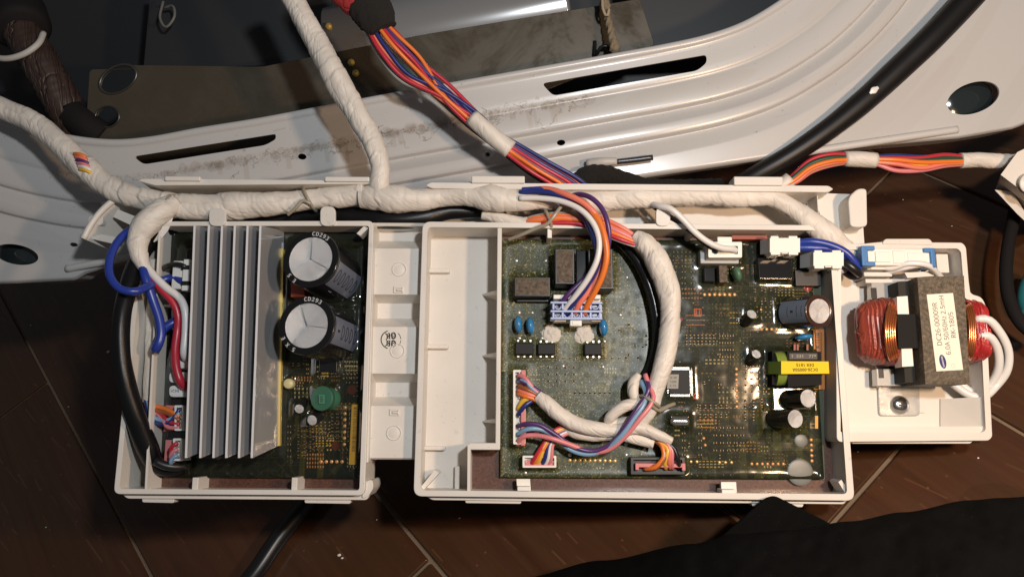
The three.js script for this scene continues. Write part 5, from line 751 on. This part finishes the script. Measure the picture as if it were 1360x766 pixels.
{ const R = thing('foam_strip', 'dark foam strip tucked between the white panel and the tray, beside the broken rod', 'foam strip', P, P.at(800, 232, 6)); obj(R, 'foam', tube(P, [[762, 250, 6, 14], [780, 236, 8, 15], [800, 232, 8, 13], [830, 238, 7, 10], [860, 244, 6, 7], [900, 246, 6, 8], [960, 244, 5, 7]], 5, { rad: 30, step: 1, shape: (u, a, s) => .8 * noise(s * .5, Math.cos(a) * 3, Math.sin(a) * 3) }), M.foam); }
{ const R = thing('broken_rod', 'short grey and white rod sticking out above the tray beside the dark foam', 'rod', P, P.at(825, 214, 6)); obj(R, 'white_end', tube(P, [[780, 218, 4, 6], [800, 215, 7, 6], [819, 214, 7, 5]], 2.4, { rad: 14 }), std(.5, .48, .44, .5)); obj(R, 'grey_rod', tube(P, [[817, 215, 7, 3.5], [845, 212, 7, 3.8], [867, 209, 7, 3.8]], 1.8, { rad: 14 }), M.darkMetal); }
{ // cable ties
  const tie = (label, cx, cy, h, r, turn, tail) => { const R = thing('cable_tie', label, 'cable tie', T, T.at(cx, cy, h), { group: 'cable ties on the wiring' }), c = T.at(cx, cy, h), g = new THREE.TorusGeometry(1, .1, 6, 40); g.scale(r, r, 9); g.rotateY(Math.PI / 2 + turn); obj(R, 'loop', g.translate(c.x, h, c.z), M.tie); if (tail) obj(R, 'tail', tube(T, tail, 1, { rad: 8, flat: .6 }), M.tie); };
  tie('clear cable tie round the harness trunk near the middle lug, its tail hanging left', 411, 265, -7, 7.2, .5, [[412, 270, 0], [402, 266, 1], [392, 276, 1], [382, 285, -1]]);
  tie('cable tie round the trunk where the left branch drops off', 224, 278, -3, 8, -.4);
  tie('clear cable tie at the coloured wires above the relays, with a long tail', 728, 292, -4, 6.4, .35, [[746, 273, 4], [737, 285, 5], [727, 297, 4], [712, 303, 2], [694, 311, 0], [676, 318, -4]]);
  tie('thin cable tie cinching the harness loop beside the large chip', 864, 533, 0, 5.6, 1.0, [[866, 538, 4], [876, 545, 0], [886, 540, -4], [896, 536, -8]]);
}
// ---------------------------------------------------------------- things at the edge of view
{ const R = thing('white_plastic_housing', 'white angular plastic housing cut off by the right edge of the view', 'housing', P, P.at(1345, 240, 0)); const a = pts(P, [[1352, 202], [1420, 170], [1420, 300], [1330, 232]], 22), b = pts(P, [[1352, 205], [1420, 175], [1420, 330], [1322, 254]], -22); obj(R, 'shell', hexa(a, b), M.plastic); obj(R, 'lower_shell', hexa(pts(P, [[1322, 252], [1345, 254], [1380, 310], [1352, 284]], 4), pts(P, [[1322, 252], [1345, 254], [1380, 310], [1352, 284]], -24)), M.plastic); const c = P.at(1366, 244, 24); obj(R, 'knob', lathe([[0, 0], [6, 0], [5.4, 2.4], [0, 3]], c, c.clone().setY(30), 24), M.plastic); }
{ const R = thing('black_hose', 'black hose bending along the right edge of the view, above the coil', 'hose', G, G.at(1345, 360, 20)); obj(R, 'sheath', tube(G, [[1352, 250, 26], [1347, 290, 28], [1340, 325, 28], [1337, 365, 28], [1342, 400, 28], [1358, 430, 28], [1390, 455, 26]], 3.6, { rad: 18 }), M.blackMatt); obj(R, 'teal_core', tube(G, [[1372, 365, 16], [1364, 382, 16], [1362, 398, 16], [1368, 416, 16]], 4, { rad: 14 }), std(.02, .16, .18, .4)); }
{ // dark cloth, lower right
  const R = thing('black_cloth', 'black cloth heaped in front of the tray, filling the lower right corner', 'cloth', G, G.at(1120, 730, 0)), top = [[640, 790], [690, 768], [800, 744], [920, 722], [975, 709], [1050, 704], [1130, 692], [1200, 680], [1290, 664], [1330, 661], [1400, 657], [1470, 652]], pos = [], idx = [], n = 120, m = 46;
  const edge = x => { for (let i = 0; i + 1 < top.length; i++) if (x <= top[i + 1][0]) return lerp(top[i][1], top[i + 1][1], smooth(0, 1, (x - top[i][0]) / (top[i + 1][0] - top[i][0]))); return 652; };
  for (let i = 0; i <= n; i++) for (let j = 0; j <= m; j++) { const px = lerp(640, 1470, i / n), v = j / m, e = edge(px), w = Math.max(0, v - .12) / .88, py = lerp(e, 900, w * w), h0 = 52 * smooth(640, 1000, px) + 6; const c = G.at(px, py, v < .12 ? h0 * Math.pow(v / .12, .6) : h0 + 26 * w + 4.5 * noise(px * .012, py * .02, 3) + 1.6 * noise(px * .05, py * .06, 9)); if (v < .12) { const t = G.at(px, e, h0); c.x = t.x; c.z = t.z; } pos.push(c.x, c.y, c.z); }
  for (let i = 0; i < n; i++) for (let j = 0; j < m; j++) { const a = i * (m + 1) + j, b = a + m + 1; idx.push(a, a + 1, b, b, a + 1, b + 1); }
  const g = new THREE.BufferGeometry(); g.setAttribute('position', new THREE.Float32BufferAttribute(pos, 3)); g.setIndex(idx); g.computeVertexNormals(); obj(R, 'cloth', g, M.cloth);
}
{ const R = thing('fabric_corner', 'pointed black fabric corner poking over the lower edge of the tray', 'cloth', T, T.at(1030, 700, 4));
  const f = [[955, 716], [985, 690], [1018, 661], [1030, 658], [1062, 674], [1098, 692], [1130, 712], [1060, 740], [985, 738]].map(p => T.at(p[0], p[1], 6)); obj(R, 'flap', extrude(outline(f, 3), 6.2, 3.6, .8), M.cloth);
}
{ const R = thing('plaster_crumbs', 'tiny pale crumbs scattered on the dark floor tiles', 'crumbs', G, V(), { kind: 'stuff' }), g = []; for (const [x, y, s] of [[143, 467, 1.6], [40, 432, .7], [450, 737, 1.3], [454, 741, .9], [60, 700, .5], [500, 690, .5], [610, 688, .6], [1300, 608, .6], [1020, 745, .5], [1140, 600, .4], [90, 540, .5], [1200, 265, .5], [1265, 300, .4]]) { const c = G.at(x, y, .6); g.push(new THREE.IcosahedronGeometry(s, 1).scale(1, .6, .7).translate(c.x, .5, c.z)); } obj(R, 'crumb', g, M.nylon); }

renderer.render(scene, camera);
